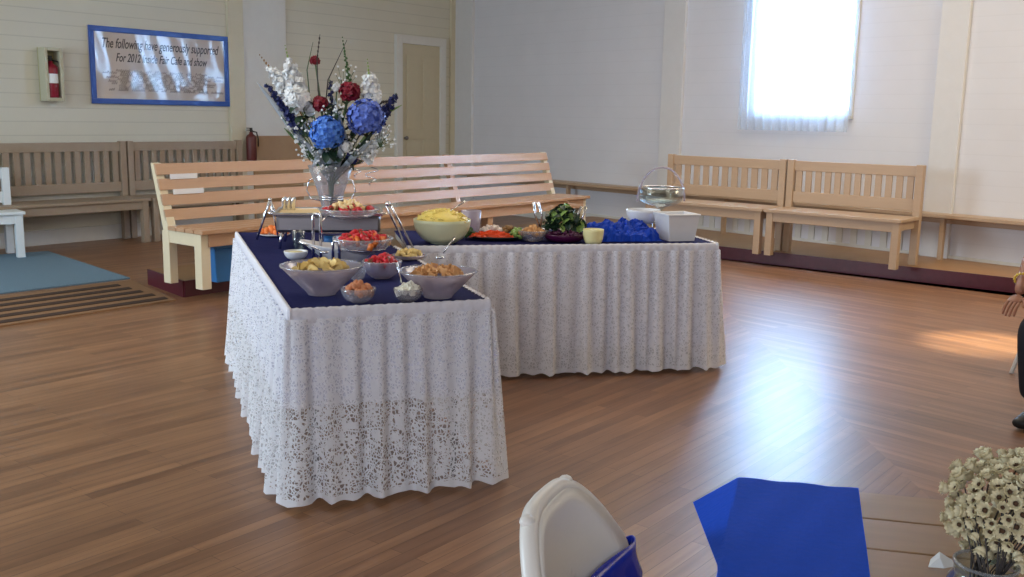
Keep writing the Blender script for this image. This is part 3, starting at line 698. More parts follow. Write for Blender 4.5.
def skirt(T, path, label, seed, mid_h, flare=0.028, amp=0.044, lace=None):
    rr = random.Random(seed)
    root = empty('table_skirt', T.o, T.ang, label, 'table skirt', 'lace table skirts')
    # sample the path with outward normals, rounded at the corners
    P = [Vector((x, y, 0)) for x, y in path]; samples = []; s = 0
    for i in range(len(P) - 1):
        d = P[i+1] - P[i]; L_ = d.length; d.normalize(); nn = Vector((d.y, -d.x, 0)); n = max(2, int(L_ / 0.012))
        for k in range(n + 1):
            samples.append((P[i] + d * L_ * k / n, nn.copy(), s + L_ * k / n))
        s += L_
        if i < len(P) - 2:
            d2 = (P[i+2] - P[i+1]).normalized(); n2 = Vector((d2.y, -d2.x, 0))
            for k in range(1, 8):
                t_ = k / 8; v = (nn * (1 - t_) + n2 * t_).normalized(); samples.append((P[i+1].copy(), v, s + 0.012 * k))
            s += 0.1
    ph = [rr.uniform(0, 6.28) for _ in range(6)]
    def fold(s_, t_):
        a_ = math.sin(s_ * 66 + ph[0] + 1.6 * math.sin(s_ * 5 + ph[1]))
        b_ = math.sin(s_ * 34 + ph[2] + 2.2 * math.sin(s_ * 3.1 + ph[3]))
        c_ = math.sin(s_ * 95 + ph[4] + 2 * math.sin(s_ * 9))
        return a_ * (0.45 * (1 - t_) + 0.45) + b_ * 0.75 * t_ + c_ * 0.40 * (1 - t_)
    def sheet(name, m, ztop, zbot, off, rows, uvz=True, scal=0.0):
        vs = []; uv = []; fs = []; n = len(samples)
        for j in range(rows + 1):
            q = j / rows
            for (p, nn, s_) in samples:
                zz = ztop + (zbot - ztop) * q; t_ = (TZ - zz) / TZ
                if scal and j == rows: zz += scal * abs(math.sin(s_ * 40))
                o_ = off + flare * t_ ** 1.1 + amp * (0.25 + 0.75 * t_) * (1 + fold(s_, t_)) * 0.5 * 1.6
                tang = Vector((-nn.y, nn.x, 0)); w_ = 0.010 * t_ * math.cos(s_ * 34 + ph[2])
                v = p + nn * o_ + tang * w_; vs.append((v.x, v.y, zz)); uv.append((s_ * 1.35, zz))
        for j in range(rows):
            for i in range(n - 1): a_ = j * n + i; fs.append((a_, a_ + 1, a_ + n + 1, a_ + n))
        mb = MB(); mb.add(vs, fs); return mb.build(name, m, root, smooth=True, uv=uv)
    # gathered header strip
    vs = []; fs = []; n = len(samples)
    for j, (zz, o_) in enumerate(((TZ + 0.006, -0.006), (TZ + 0.010, 0.004), (TZ + 0.002, 0.010), (TZ - 0.045, 0.012), (TZ - 0.05, 0.004))):
        for (p, nn, s_) in samples:
            w_ = 0.003 * math.sin(s_ * 260) + 0.002 * math.sin(s_ * 143); v = p + nn * (o_ + w_); vs.append((v.x, v.y, zz + w_ * 0.8))
    for j in range(4):
        for i in range(n - 1): a_ = j * n + i; fs.append((a_, a_ + 1, a_ + n + 1, a_ + n))
    mb = MB(); mb.add(vs, fs); mb.build('header', M_header, root, smooth=True)
    sheet('lace_panel', lace or M_lace, TZ - 0.03, 0.015, 0.006, 16, scal=0.010)
    sheet('lining', M_lining, TZ - 0.03, mid_h, -0.002, 10)
    hb = sheet('lining_hem', M_header, mid_h + 0.022, mid_h - 0.004, 0.001, 2)
    return root
w, l = T1.w, T1.l
skirt(T1, [(0, l), (0, 0), (w, 0), (w, l * 0.66)], 'white floral lace skirt around the nearer buffet table', 11, 0.385)
skirt(T2, [(0, 0), (T2.w, 0), (T2.w, T2.l), (0.3, T2.l)], 'white lace skirt along the farther buffet table', 23, 0.16, flare=0.035, lace=M_lace2)

# ------------------------------------------------------------------ food and dishes
BZ = TZ + 0.006
def bowl(name, px, py, R, h, foot, m, label, cat='bowl', group=None, wall_=0.006, flutes=0, z=BZ, wave=0.0, parent_mesh=None, dpt=None, rim=None):
    """single mesh open bowl of revolution"""
    p = at(px, py, z)
    if dpt is not None: p = dpt
    prof = [(foot, 0), (foot * 1.02, h * 0.04)]
    n = 10
    for i in range(1, n + 1):
        t_ = i / n; prof.append((foot + (R - foot) * math.sin(t_ * math.pi / 2) ** 0.9 if not wave else foot + (R - foot) * t_, h * (0.04 + 0.96 * t_ ** 1.5 if not wave else 0.04 + 0.96 * t_)))
    out = prof + [(R - wall_, h)]
    for (r_, z_) in reversed(prof[1:-1]): out.append((max(0.001, r_ - wall_), z_ + wall_ * 0.7))
    out.append((0.001, wall_))
    def fn(q, i): return 1 + (0.03 * math.cos(q * flutes) * min(1, i / 6) if flutes else 0)
    mb = MB(); mb.lathe(out, 48, fn=fn)
    if rim is None:
        o = mb.build(name, m, None, smooth=True); o.location = p
        tag(o, label, cat, group); return o, p
    o = empty(name, p, 0, label, cat, group); mb.build('bowl_body', m, o, smooth=True)
    rb = MB(); rb.tube([(R * (1 + .03 * math.cos(q * flutes / 1.0)) * math.cos(q), R * (1 + .03 * math.cos(q * flutes)) * math.sin(q), h) for q in [2*math.pi*k/60 for k in range(60)]], 0.004, 6, closed=True); rb.build('rim', rim, o, smooth=True)
    return o, p
def heap(proto_fn, name, n, c, R, h0, dome, label, cat, group, seed=1, scale=(0.85, 1.15), flat=False, kind=None):
    """n separate pieces resting in a dome; the first is built with its parts, the others are copies"""
    rr = random.Random(seed); first = None; kids = None; out = []
    for i in range(n):
        ang = i * 2.399963 + rr.uniform(-.3, .3); rad = R * math.sqrt((i + 0.5) / n)
        z = h0 + dome * (1 - (rad / R) ** 2) + rr.uniform(-.007, .009)
        if first is None: o = proto_fn(); first = o; kids = children(o)
        else: o = copy_tree(first, kids=kids)
        o.location = (c.x + rad * math.cos(ang), c.y + rad * math.sin(ang), c.z + z)
        o.rotation_euler = (rr.uniform(-.5, .5) if flat else rr.uniform(0, 6.28), rr.uniform(-.5, .5) if flat else rr.uniform(0, 6.28), rr.uniform(0, 6.28))
        s_ = rr.uniform(*scale); o.scale = (s_,) * 3
        o.name = name; tag(o, label, cat, group); out.append(o)
    return out
def strawberry():
    r = bpy.data.objects.new('strawberry', None); COL.objects.link(r)
    mb = MB(); mb.lathe([(0.001, -.020), (.008, -.016), (.014, -.004), (.017, .006), (.015, .013), (.008, .016), (.001, .016)], 12); mb.build('berry', M_straw, r, smooth=True)
    mb = MB()
    for k in range(5):
        q = k * 1.2566; mb.add([(0, 0, .017), (.010*math.cos(q-.4), .010*math.sin(q-.4), .017), (.017*math.cos(q), .017*math.sin(q), .013), (.010*math.cos(q+.4), .010*math.sin(q+.4), .017)], [(0, 1, 2, 3)])
    mb.build('leaf_cap', M_leaf, r)
    return r
def single(name, fn, m, smooth=True):
    def f():
        mb = MB(); fn(mb); return mb.build(name, m, None, smooth=smooth)
    return f
def chip(mb):
    n = 9; vs = []
    for j in range(3):
        for i in range(n):
            q = 2*math.pi*i/n; r_ = 0.024 * j / 2; x = r_*math.cos(q); y = r_*.8*math.sin(q); vs.append((x, y, 6*x*x - 4*y*y))
    mb.add(vs, [(j*n+i, j*n+(i+1) % n, (j+1)*n+(i+1) % n, (j+1)*n+i) for j in range(2) for i in range(n)])
    mb.add([(v[0], v[1], v[2]-.002) for v in vs], [((j+1)*n+i, (j+1)*n+(i+1) % n, j*n+(i+1) % n, j*n+i) for j in range(2) for i in range(n)])
def cracker(mb): mb.box(-.017, .017, -.014, .014, -.002, .002)
def nugget(mb): mb.ico((0, 0, 0), .016, 2, .10, (1.15, .85, .8))
def cube(mb): mb.box(-.010, .010, -.010, .010, -.009, .009)
def wedge(mb): mb.add([(-.02, 0, -.008), (.02, 0, -.008), (.014, .018, .004), (-.014, .018, .004), (-.016, -.006, .012), (.016, -.006, .012)], [(0,1,2,3),(3,2,5,4),(0,4,5,1),(0,3,4),(1,5,2)])
def ball(mb): mb.ico((0, 0, 0), .012, 2)
def stick(mb): mb.box(-.030, .030, -.005, .005, -.005, .005)
def floret(mb):
    mb.ico((0, 0, 0), .016, 2, .12); mb.ico((.011, .004, -.003), .010, 1, .1); mb.ico((-.009, -.008, -.002), .010, 1, .1); mb.tube([(0, 0, -.024), (0, 0, -.008)], .006, 6)
def leafm(mb):
    vs = []; n = 6
    for i in range(n + 1):
        t_ = i / n; w_ = .016 * math.sin(t_ * math.pi) ** .7; z_ = .012 * math.sin(t_ * 3)
        vs += [(-w_, t_ * .06 - .03, z_ + .004), (0, t_ * .06 - .03, z_), (w_, t_ * .06 - .03, z_ + .004)]
    mb.add(vs, [(i*3+k, i*3+k+1, i*3+k+4, i*3+k+3) for i in range(n) for k in range(2)])

# nearer table, front row
_, p = bowl('glass_bowl', 322, 294, 0.158, 0.115, 0.055, M_glass_dim, 'big flared cut glass bowl of chips at the left front of the nearer buffet', flutes=24, wave=1, rim=M_glass)
heap(single('potato_chip', chip, M_chip), 'potato_chip', 60, p, 0.102, 0.098, 0.026, 'pale yellow chip heaped in the left cut glass bowl', 'chip', 'chips in the left glass bowl', 2, (.75, 1.0))
_, p = bowl('glass_bowl', 438, 297, 0.150, 0.105, 0.055, M_glass_dim, 'big flared cut glass bowl of brown crackers at the right front of the nearer buffet', flutes=24, wave=1, rim=M_glass)
heap(single('cracker', cracker, M_crack, False), 'cracker', 72, p, 0.100, 0.090, 0.024, 'small brown cracker heaped in the right cut glass bowl', 'cracker', 'crackers in the right glass bowl', 4, (.7, .95))
_, p = bowl('glass_bowl', 382, 278, 0.083, 0.075, 0.035, M_glass_dim, 'round glass bowl of strawberries between the two big flared bowls', rim=M_glass, flutes=12)
heap(strawberry, 'strawberry', 26, p, 0.062, 0.062, 0.028, 'red strawberry in the round bowl between the two big glass bowls', 'strawberry', 'strawberries in the front bowl', 5)
_, p = bowl('glass_bowl', 358.5, 302, 0.066, 0.055, 0.028, M_glass, 'small glass bowl of brown nuggets at the front edge of the nearer buffet')
heap(single('nugget', nugget, M_nut), 'nugget', 24, p, 0.048, 0.040, 0.022, 'light brown nugget in the small glass bowl at the front edge', 'snack', 'nuggets in the small front bowl', 6)
_, p = bowl('glass_bowl', 408, 301, 0.056, 0.050, 0.026, M_glass, 'smallest glass bowl of white cubes at the front edge of the nearer buffet')
heap(single('cheese_cube', cube, M_cheese, False), 'cheese_cube', 34, p, 0.042, 0.036, 0.020, 'white cheese cube in the smallest front glass bowl', 'cheese cube', 'white cubes in the small front bowl', 8)
def spoon(p, d, L_, label, nm='serving_spoon'):
    r = empty(nm, p, 0, label, 'spoon'); d = Vector(d).normalized()
    mb = MB(); mb.tube([d * 0.02, d * L_ * .6, d * L_], [.003, .0035, .005], 6); mb.build('handle', M_chrome, r, smooth=True)
    mb = MB(); mb.ico((0, 0, 0), .02, 2, 0, (1, .7, .3)); mb.build('spoon_bowl', M_chrome, r, smooth=True)
    return r
spoon(p + Vector((-.02, 0, .05)), (-.25, .1, 1), .10, 'small steel spoon standing in the bowl of white cubes')
_, p = bowl('glass_bowl', 357, 280, 0.040, 0.055, 0.02, M_glass, 'tiny clear glass bowl beside the strawberry bowl')
spoon(at(440, 283, BZ) + Vector((0, 0, .11)), (.5, .3, .7), .11, 'dark steel spoon stuck in the bowl of brown crackers')
spoon(at(325, 280, BZ) + Vector((0, 0, .12)), (-.9, .1, .35), .12, 'steel spoon lying across the bowl of chips')

# three step serving stand
def ground(d, px, py=None): # point on the floor plan at camera depth d under pixel column px
    r = ray(px, py if py else 250); k = d / r.y; return Vector((r.x * k, d, 0))
top_c = ground(4.92, 349, 205); mid_c = ground(4.66, 363, 235)
st = empty('tiered_stand', (top_c.x, top_c.y, BZ), 0, 'tall chrome stand holding two fruit bowls in steps', 'stand')
L0 = Vector((st.location.x, st.location.y, BZ))
def loc(v): return Vector(v) - L0
for k, (px, d, zt_, wd) in enumerate(((317, 4.60, 0.985, 0.035), (336, 4.50, 0.87, 0.03))):
    b0 = ground(d, px, 240); mb = MB()
    pa = loc((b0.x - wd/2, b0.y, BZ + .008)); pb_ = loc((b0.x + wd/2, b0.y, BZ + .008)); zz = zt_ - BZ
    mb.tube([pa, (pa.x, pa.y, zz - .015), (pa.x + .006, pa.y, zz - .002), (pb_.x - .006, pb_.y, zz - .002), (pb_.x, pb_.y, zz - .015), pb_], 0.007, 8); mb.build('upright', M_chrome, st, smooth=True)
rb = ground(5.15, 407, 245); rt = ground(5.0, 386, 205)
for k in range(2):
    mb = MB(); mb.tube([loc((rb.x + .03*k, rb.y + .02*k, BZ + .008)), loc((rt.x + .022*k, rt.y + .02*k, 0.99))], 0.006, 8); mb.build('upright', M_chrome, st, smooth=True)
mb = MB(); mb.tube([loc((rt.x, rt.y, .99)), loc((rt.x + .02, rt.y + .01, 1.0)), loc((rt.x + .022, rt.y + .02, .99))], .006); mb.ico(tuple(loc((rt.x + .01, rt.y, 1.0))), .014, 2); mb.build('finial', M_chrome, st, smooth=True)
for c_, R_, z_ in ((top_c, .115, .95), (mid_c, .105, .815)):
    mb = MB(); mb.tube([loc((c_.x + R_*math.cos(q), c_.y + R_*math.sin(q), z_)) for q in [2*math.pi*k/36 for k in range(36)]], .005, 6, closed=True)
    bl = ground(4.60 if z_ > .9 else 4.50, 322 if z_ > .9 else 338, 240)
    mb.tube([loc((bl.x, bl.y, z_)), loc((c_.x - R_ * .8, c_.y - R_*.6, z_))], .005); mb.tube([loc((c_.x + R_ * .8, c_.y + R_*.6, z_)), loc((rt.x + .003, rt.y, z_))], .005)
    mb.build('ring', M_chrome, st, smooth=True)
tc_ = Vector((top_c.x, top_c.y, .925)); mc_ = Vector((mid_c.x, mid_c.y, .79))
_, p = bowl('glass_bowl', 0, 0, .148, .055, .05, M_glass, 'wide shallow glass bowl of fruit on the top step of the chrome stand', dpt=tc_, rim=M_glass, flutes=0)
heap(strawberry, 'strawberry', 20, p, .125, .045, .018, 'red strawberry among melon pieces on the top step of the stand', 'strawberry', 'strawberries on the top step', 9)
heap(single('melon_slice', wedge, M_pine), 'melon_slice', 22, p + Vector((0, -.01, 0)), .085, .055, .030, 'pale melon slice heaped on the top step of the stand', 'melon slice', 'pale melon on the top step', 10)
_, p = bowl('glass_bowl', 0, 0, .138, .075, .05, M_glass, 'glass bowl of strawberries and orange melon on the middle step of the chrome stand', dpt=mc_, rim=M_glass, flutes=0)
heap(strawberry, 'strawberry', 26, p, .105, .065, .025, 'red strawberry in the bowl on the middle step of the stand', 'strawberry', 'strawberries on the middle step', 12, scale=(1, 1.35))
heap(single('melon_slice', wedge, M_melon), 'melon_slice', 24, p + Vector((.02, -.02, 0)), .115, .055, .022, 'orange melon slice in the bowl on the middle step of the stand', 'melon slice', 'orange melon on the middle step', 13)

# white boat platter in front of the stand
pc = at(345, 262, BZ); r = MB(); vs = []; fs = []; NU, NV = 32, 8
for j in range(NV + 1):
    v = j / NV
    for i in range(NU):
        q = 2*math.pi*i/NU; ex = .07 + .14 * v; ey = .04 + .06 * v
        x = ex * math.cos(q); y = ey * math.sin(q); z = .078 * v ** 1.2 + v * (.050 * max(0, math.cos(q)) ** 2 + .030 * max(0, -math.cos(q)) ** 2)
        vs.append((x, y, z))
for j in range(NV):
    for i in range(NU): fs.append((j*NU+i, j*NU+(i+1) % NU, (j+1)*NU+(i+1) % NU, (j+1)*NU+i))
fs.append(tuple(range(NU))[::-1]); r.add(vs, fs)
o = r.build('serving_platter', M_ceramic, None, smooth=True, solid=.004); o.location = pc; o.rotation_euler = (0, 0, .15)
tag(o, 'white boat shaped platter with an upturned tip below the middle step of the stand', 'platter')

# chafing dish
cc = ground(5.28, 330, 225); cc.z = BZ; ch = empty('chafing_dish', cc, T1.ang * 0.4, 'rectangular steel chafing dish behind the tiered stand', 'chafing dish')
MB().box(-.27, .27, -.16, .16, .085, .175).build('water_pan', M_steel, ch, bevel=.015)
mb = MB(); mb.box(-.285, .285, -.175, -.155, .175, .19); mb.box(-.285, .285, .155, .175, .175, .19); mb.box(-.285, -.265, -.155, .155, .175, .19); mb.box(.265, .285, -.155, .155, .175, .19); mb.build('rim', M_chrome, ch, bevel=.004)
mb = MB(); mb.box(-.26, .26, -.15, .15, .175, .183); mb.build('food_surface', M_pine, ch)
for sx in (-1, 1):
    for sy in (-1, 1):
        mb = MB(); mb.tube([(sx*.24, sy*.145, .10), (sx*.255, sy*.15, .0)], .008); mb.build('leg', M_chrome, ch, smooth=True)
mb = MB(); mb.tube([(-.285, -.06, .17), (-.315, -.06, .18), (-.315, .06, .18), (-.285, .06, .17)], .006); mb.build('side_handle', M_chrome, ch, smooth=True)
mb = MB(); mb.lathe([(.035, .0), (.035, .05), (.02, .052), (.001, .052)], 20); o = mb.build('fuel_can', M_bin, ch, smooth=True)
for k in range(3):
    q = ground(5.25, 284 + 4.6 * k, 205); spo = empty('serving_spoon', (q.x, q.y, BZ + .19), 0, 'one of three upright steel serving spoons at the left end of the chafing dish', 'spoon', 'three upright spoons on the chafing dish')
    mb = MB(); mb.tube([(0, 0, 0), (0, 0, .045), (.004, -.004, .06), (.012, -.006, .066)], [.011, .013, .012, .007], 10); mb.build('handle', M_chrome, spo, smooth=True)

# folding chrome easel at the left back
ea = ground(5.35, 270, 200); fe = [at(257, 240, BZ), at(279, 241, BZ)]
es = empty('plate_easel', (ea.x, ea.y, BZ), 0, 'chrome A shaped easel at the left back of the nearer buffet', 'easel'); L0 = Vector((ea.x, ea.y, BZ))
apex = Vector((0, 0, .235))
for f_, rr_ in ((fe[0], .007), (fe[1], .004)):
    mb = MB(); mb.tube([Vector(f_) - L0 + Vector((0, 0, .004)), apex], rr_); mb.build('leg', M_chrome, es, smooth=True)
mb = MB(); mb.tube([(.04, .18, .004), apex], .005); mb.build('leg', M_chrome, es, smooth=True)
mb = MB(); mb.ico(tuple(apex), .011, 2); mb.build('hinge', M_chrome, es, smooth=True)
# rolls on a plate behind the easel
pp = at(274, 236, BZ); mb = MB(); mb.lathe([(.05, 0), (.07, .006), (.095, .014), (.092, .016), (.06, .009), (.001, .007)], 32); o = mb.build('side_plate', M_ceramic, None, smooth=True); o.location = pp; tag(o, 'white side plate of orange fruit behind the chrome easel', 'plate')
heap(single('orange_segment', ball, M_melon), 'orange_segment', 14, pp, .07, .022, .02, 'orange fruit piece on the plate behind the easel', 'fruit piece', 'orange fruit on the side plate', 14, (1.3, 1.8))
# glass of water, dip dish
p = at(299, 252, BZ); mb = MB(); mb.lathe([(.026, 0), (.034, .11), (.032, .11), (.024, .006), (.001, .006)], 24); o = mb.build('drinking_glass', M_glass_b, None, smooth=True); o.location = p; tag(o, 'clear drinking glass in front of the left end of the chafing dish', 'glass')
_, p = bowl('dip_bowl', 296, 259, .058, .040, .03, M_ceramic, 'small white bowl of yellow dip left of the boat platter')
mb = MB(); mb.lathe([(.052, .030), (.035, .036), (.001, .040)], 24); o = mb.build('yellow_dip', M_cream, None, smooth=True); o.location = p; tag(o, 'pale yellow dip filling the small bowl left of the boat platter', 'dip')
_, p = bowl('glass_plate', 409, 259, .085, .022, .045, M_glass_dim, 'low glass plate of yellow fruit at the right back of the nearer buffet', 'plate')
heap(single('fruit_wedge', wedge, M_chip), 'fruit_wedge', 16, p, .065, .018, .018, 'yellow fruit wedge on the low glass plate by the right of the stand', 'fruit wedge', 'yellow wedges on the glass plate', 16)

# farther table
no, p = bowl('pasta_bowl', 442, 243, .160, .135, .065, M_frost, 'large pale frosted bowl of yellow pasta at the left of the farther buffet')
rr = random.Random(20); mb = MB()
mb.lathe([(.150, .118), (.135, .145), (.09, .17), (.04, .18), (.001, .182)], 32)
for k in range(130):
    q = rr.uniform(0, 6.28); R_ = .14 * math.sqrt(rr.random()); zc = .128 + .055 * (1 - (R_/.14)**2); a0_ = rr.uniform(0, 6.28); pts_ = []
    for i in range(5): pts_.append((R_*math.cos(q) + .02*math.cos(a0_ + i*.6), R_*math.sin(q) + .02*math.sin(a0_ + i*.6), zc + .006*math.sin(i*1.5) + .003))
    mb.tube(pts_, .0042, 5)
o = mb.build('pasta', M_pasta, None, smooth=True); o.location = p; tag(o, 'yellow pasta heaped in the large frosted bowl', 'pasta', None, 'stuff')
spoon(p + Vector((.03, -.04, .17)), (.5, .1, .35), .12, 'dark serving spoon stuck into the yellow pasta')
# clear container behind the pasta bowl
q = at(470, 240, BZ) + Vector((0, .12, 0)); mb = MB(); mb.lathe([(.045, 0), (.06, .16), (.058, .16), (.043, .005), (.001, .005)], 24); o = mb.build('plastic_tub', M_glass_dim, None, smooth=True); o.location = q; tag(o, 'clear plastic tub just behind the right of the pasta bowl', 'tub')
# vegetable platter
vp = at(497, 239, BZ); mb = MB(); mb.lathe([(.12, 0), (.15, .006), (.175, .02), (.172, .023), (.13, .01), (.001, .008)], 40); o = mb.build('vegetable_platter', M_black, None, smooth=True); o.location = vp; o.scale = (1.0, .72, 1); tag(o, 'dark low platter of cut vegetables right of the pasta bowl', 'platter')
def field(fn, name, m, n, cx, cy, rx, ry, h, label, cat, group, seed, smooth=True, flat=True, sc=(.9, 1.1)):
    rr = random.Random(seed); first = None
    for i in range(n):
        if first is None: first = single(name, fn, m, smooth)(); o = first
        else: o = first.copy(); COL.objects.link(o)
        a_ = i * 2.39996; r_ = math.sqrt((i + .5) / n)
        o.location = (vp.x + cx + rx * r_ * math.cos(a_), vp.y + cy + ry * r_ * math.sin(a_), BZ + .018 + h * (1 - r_*r_) + rr.uniform(0, .006))
        o.rotation_euler = (rr.uniform(-.3, .3), rr.uniform(-.3, .3), rr.uniform(-.7, .7)) if flat else (rr.uniform(0, 6), rr.uniform(0, 6), rr.uniform(0, 6))
        o.scale = (rr.uniform(*sc),) * 3; tag(o, label, cat, group)
field(stick, 'carrot_stick', M_carrot, 46, -.03, -.07, .11, .04, .028, 'orange carrot stick in the pile at the front of the vegetable platter', 'carrot stick', 'carrot sticks on the vegetable platter', 30, False)
field(floret, 'cauliflower_floret', M_cauli, 14, -.03, .05, .09, .04, .045, 'white cauliflower floret behind the carrot sticks', 'cauliflower', 'cauliflower on the vegetable platter', 31, True, False)
field(ball, 'mushroom', M_olive, 12, .07, .05, .05, .035, .045, 'brown mushroom at the right back of the vegetable platter', 'mushroom', 'mushrooms on the vegetable platter', 32, True, False, (1.1, 1.5))
field(floret, 'broccoli_floret', M_celery, 12, .12, -.02, .04, .05, .035, 'green broccoli floret at the right end of the vegetable platter', 'broccoli', 'broccoli on the vegetable platter', 33, True, False)
field(floret, 'broccoli_floret', M_leaf, 8, -.165, -.0, .035, .04, .03, 'dark green broccoli floret between the platter and the pasta bowl', 'broccoli', 'dark broccoli at the left of the platter', 34, True, False)
# bread bowl
_, p = bowl('glass_bowl', 533, 241, .082, .06, .04, M_glass, 'clear bowl of brown bread bites between platter and greens', rim=M_glass)
heap(single('bread_bite', nugget, M_crack), 'bread_bite', 26, p, .065, .045, .028, 'brown bread bite in the clear bowl on the farther buffet', 'bread bite', 'bread bites in the clear bowl', 35, (1.0, 1.3))
# grapes bowl with leafy greens
_, p = bowl('dark_bowl', 564, 241, .125, .045, .08, M_purple, 'low dark purple bowl under the leafy green salad')
heap(single('grape', ball, M_purple), 'grape', 40, p + Vector((0, -.01, 0)), .105, .035, .02, 'dark purple grape around the foot of the leafy greens', 'grape', 'grapes in the dark bowl', 36, (.9, 1.1))
pg = p + Vector((.0, .03, .05)); pgr = empty('leafy_salad', pg, 0, 'mound of dark leafy greens beside the blue tissue', 'salad')
rr = random.Random(9); mb = MB(); mc = MB()
for k in range(230):
    q = rr.uniform(0, 6.28); e = rr.uniform(0, 1.5); R_ = .115 * rr.uniform(.55, 1.0); c_ = Vector((R_*math.cos(q)*math.cos(e)*1.05, R_*math.sin(q)*math.cos(e)*.8, .015 + .13*math.sin(e)*rr.uniform(.6, 1)))
    Mx = Matrix.Translation(c_) @ Matrix.Rotation(rr.uniform(0, 6.28), 4, 'Z') @ Matrix.Rotation(rr.uniform(-1.2, 1.2), 4, 'X') @ Matrix.Rotation(rr.uniform(-.8, .8), 4, 'Y')
    t_ = MB(); leafm(t_); (mb if k % 4 else mc).add(t_.v, t_.f, Mx)
lv = mb.build('foliage', M_leafd, pgr, smooth=True); mc.build('pale_foliage', M_celery, pgr, smooth=True)
for (dx, dy, L_, ax) in ((-.14, -.02, .15, -.3), (.07, -.02, .13, .4)):
    tgr = empty('serving_tongs', pg + Vector((dx, dy, .02)), 0, 'clear plastic tongs standing at the %s of the leafy greens' % ('left' if dx < 0 else 'right'), 'tongs')
    for s_ in (-1, 1):
        mb = MB(); mb.tube([(0, 0, 0), (s_*.02 + ax*.03, 0, L_*.5), (s_*.012 + ax*.1, 0, L_)], [.005, .006, .009], 6); mb.build('tong_arm', M_chrome, tgr, smooth=True)
# cream cup
_, p = bowl('dip_cup', 593, 243, .060, .080, .045, M_cream, 'small cream coloured cup in front of the blue tissue', 'cup')
rr = random.Random(3); mb = MB(); mb.lathe([(.052, .068), (.03, .073), (.001, .075)], 20); o = mb.build('dip_filling', M_cheese, None, smooth=True); o.location = p; tag(o, 'white dip filling the small cream cup', 'dip')

# crumpled blue tissue
cb_ = at(622, 241, BZ) + Vector((0, .10, 0)); mb = MB(); NX, NY = 44, 28; vs = []; fs = []; rr = random.Random(12)
coarse = {(i, j): rr.uniform(-1, 1) for i in range(-1, 14) for j in range(-1, 10)}
def cz_(u, v):
    x = (u + 1) * 5.5; y = (v + 1) * 3.5; i, j = int(x), int(y); fx, fy = x - i, y - j; g_ = lambda a, b: coarse.get((a, b), 0)
    return (g_(i, j) * (1 - fx) + g_(i+1, j) * fx) * (1 - fy) + (g_(i, j+1) * (1 - fx) + g_(i+1, j+1) * fx) * fy
for j in range(NY + 1):
    for i in range(NX + 1):
        u = i / NX * 2 - 1; v = j / NY * 2 - 1
        base = max(0, 1 - (abs(u) ** 3 + abs(v) ** 3)) ** .5
        h_ = base * (.085 + .035 * cz_(u, v) + .035 * max(0, v) * (1 + u) + rr.uniform(-.009, .009))
        vs.append((u * .225 + rr.uniform(-.006, .006) + .012 * cz_(v, u), v * .15 + rr.uniform(-.006, .006), .003 + max(0, h_)))
for j in range(NY):
    for i in range(NX):
        q = j * (NX + 1) + i; fs += [(q, q + 1, q + NX + 2), (q, q + NX + 2, q + NX + 1)]
mb.add(vs, fs); o = mb.build('tissue_cloth', M_blue_tis, None); o.location = cb_; o.rotation_euler = (0, 0, ang2)
tag(o, 'crumpled bright blue tissue cloth heaped on the farther buffet', 'cloth')
# white bowl on the tissue
q = ground(5.98, 643, 215); q.z = BZ + .075
_, p = bowl('white_bowl', 0, 0, .105, .085, .06, M_ceramic, 'white bowl standing behind the blue tissue under the glass basket', dpt=q)
q2 = q.copy(); q2.z = BZ; mb = MB(); mb.lathe([(.075, 0), (.07, .02), (.06, .072), (.001, .072)], 24); o = mb.build('bowl_stand', M_glass_b, None, smooth=True); o.location = q2; tag(o, 'clear stand lifting the white bowl behind the tissue', 'stand')
# white square container
q = at(678, 241, BZ) + Vector((0, .09, 0)); wc = empty('square_container', q, ang2 + .1, 'white square tapered container at the right end of the farther buffet', 'container')
def taper(b, t_, z0, z1): return [(-b,-b,z0),(b,-b,z0),(b,b,z0),(-b,b,z0),(-t_,-t_,z1),(t_,-t_,z1),(t_,t_,z1),(-t_,t_,z1)]
mb = MB(); mb.add(taper(.080, .098, 0, .15), [(0,3,2,1),(0,1,5,4),(1,2,6,5),(2,3,7,6),(3,0,4,7)]); mb.build('body', M_ceramic, wc, solid=.006)
mb = MB(); 
for x0, x1, y0, y1 in ((-.105,.105,-.105,-.093),(-.105,.105,.093,.105),(-.105,-.093,-.093,.093),(.093,.105,-.093,.093)): mb.box(x0, x1, y0, y1, .146, .158)
mb.build('rim', M_ceramic, wc, bevel=.003)
mb = MB(); mb.box(-.084, .084, -.084, .084, .11, .125); mb.build('napkin_stack', M_paper, wc)
# glass basket with hoop handle behind
q = ground(6.12, 661, 200); q.z = BZ; gb = empty('glass_basket', q, ang2, 'tall footed clear glass basket with a hoop handle behind the white container', 'glass basket')
mb = MB(); mb.lathe([(.07, 0), (.065, .01), (.015, .03), (.012, .14), (.03, .165), (.10, .185), (.13, .205), (.14, .285), (.137, .285), (.126, .21), (.09, .195), (.001, .18)], 40); mb.build('bowl_body', M_glass_b, gb, smooth=True)
mb = MB(); mb.tube([(-.155*math.cos(k*math.pi/24), 0, .20 + .21*math.sin(k*math.pi/24)) for k in range(25)], .007, 8); mb.build('handle', M_glass_dim, gb, smooth=True)
mb = MB(); mb.tube([(.138*math.cos(q_), .138*math.sin(q_), .285) for q_ in [2*math.pi*k/48 for k in range(48)]], .004, 6, closed=True); mb.build('rim', M_chrome, gb, smooth=True)

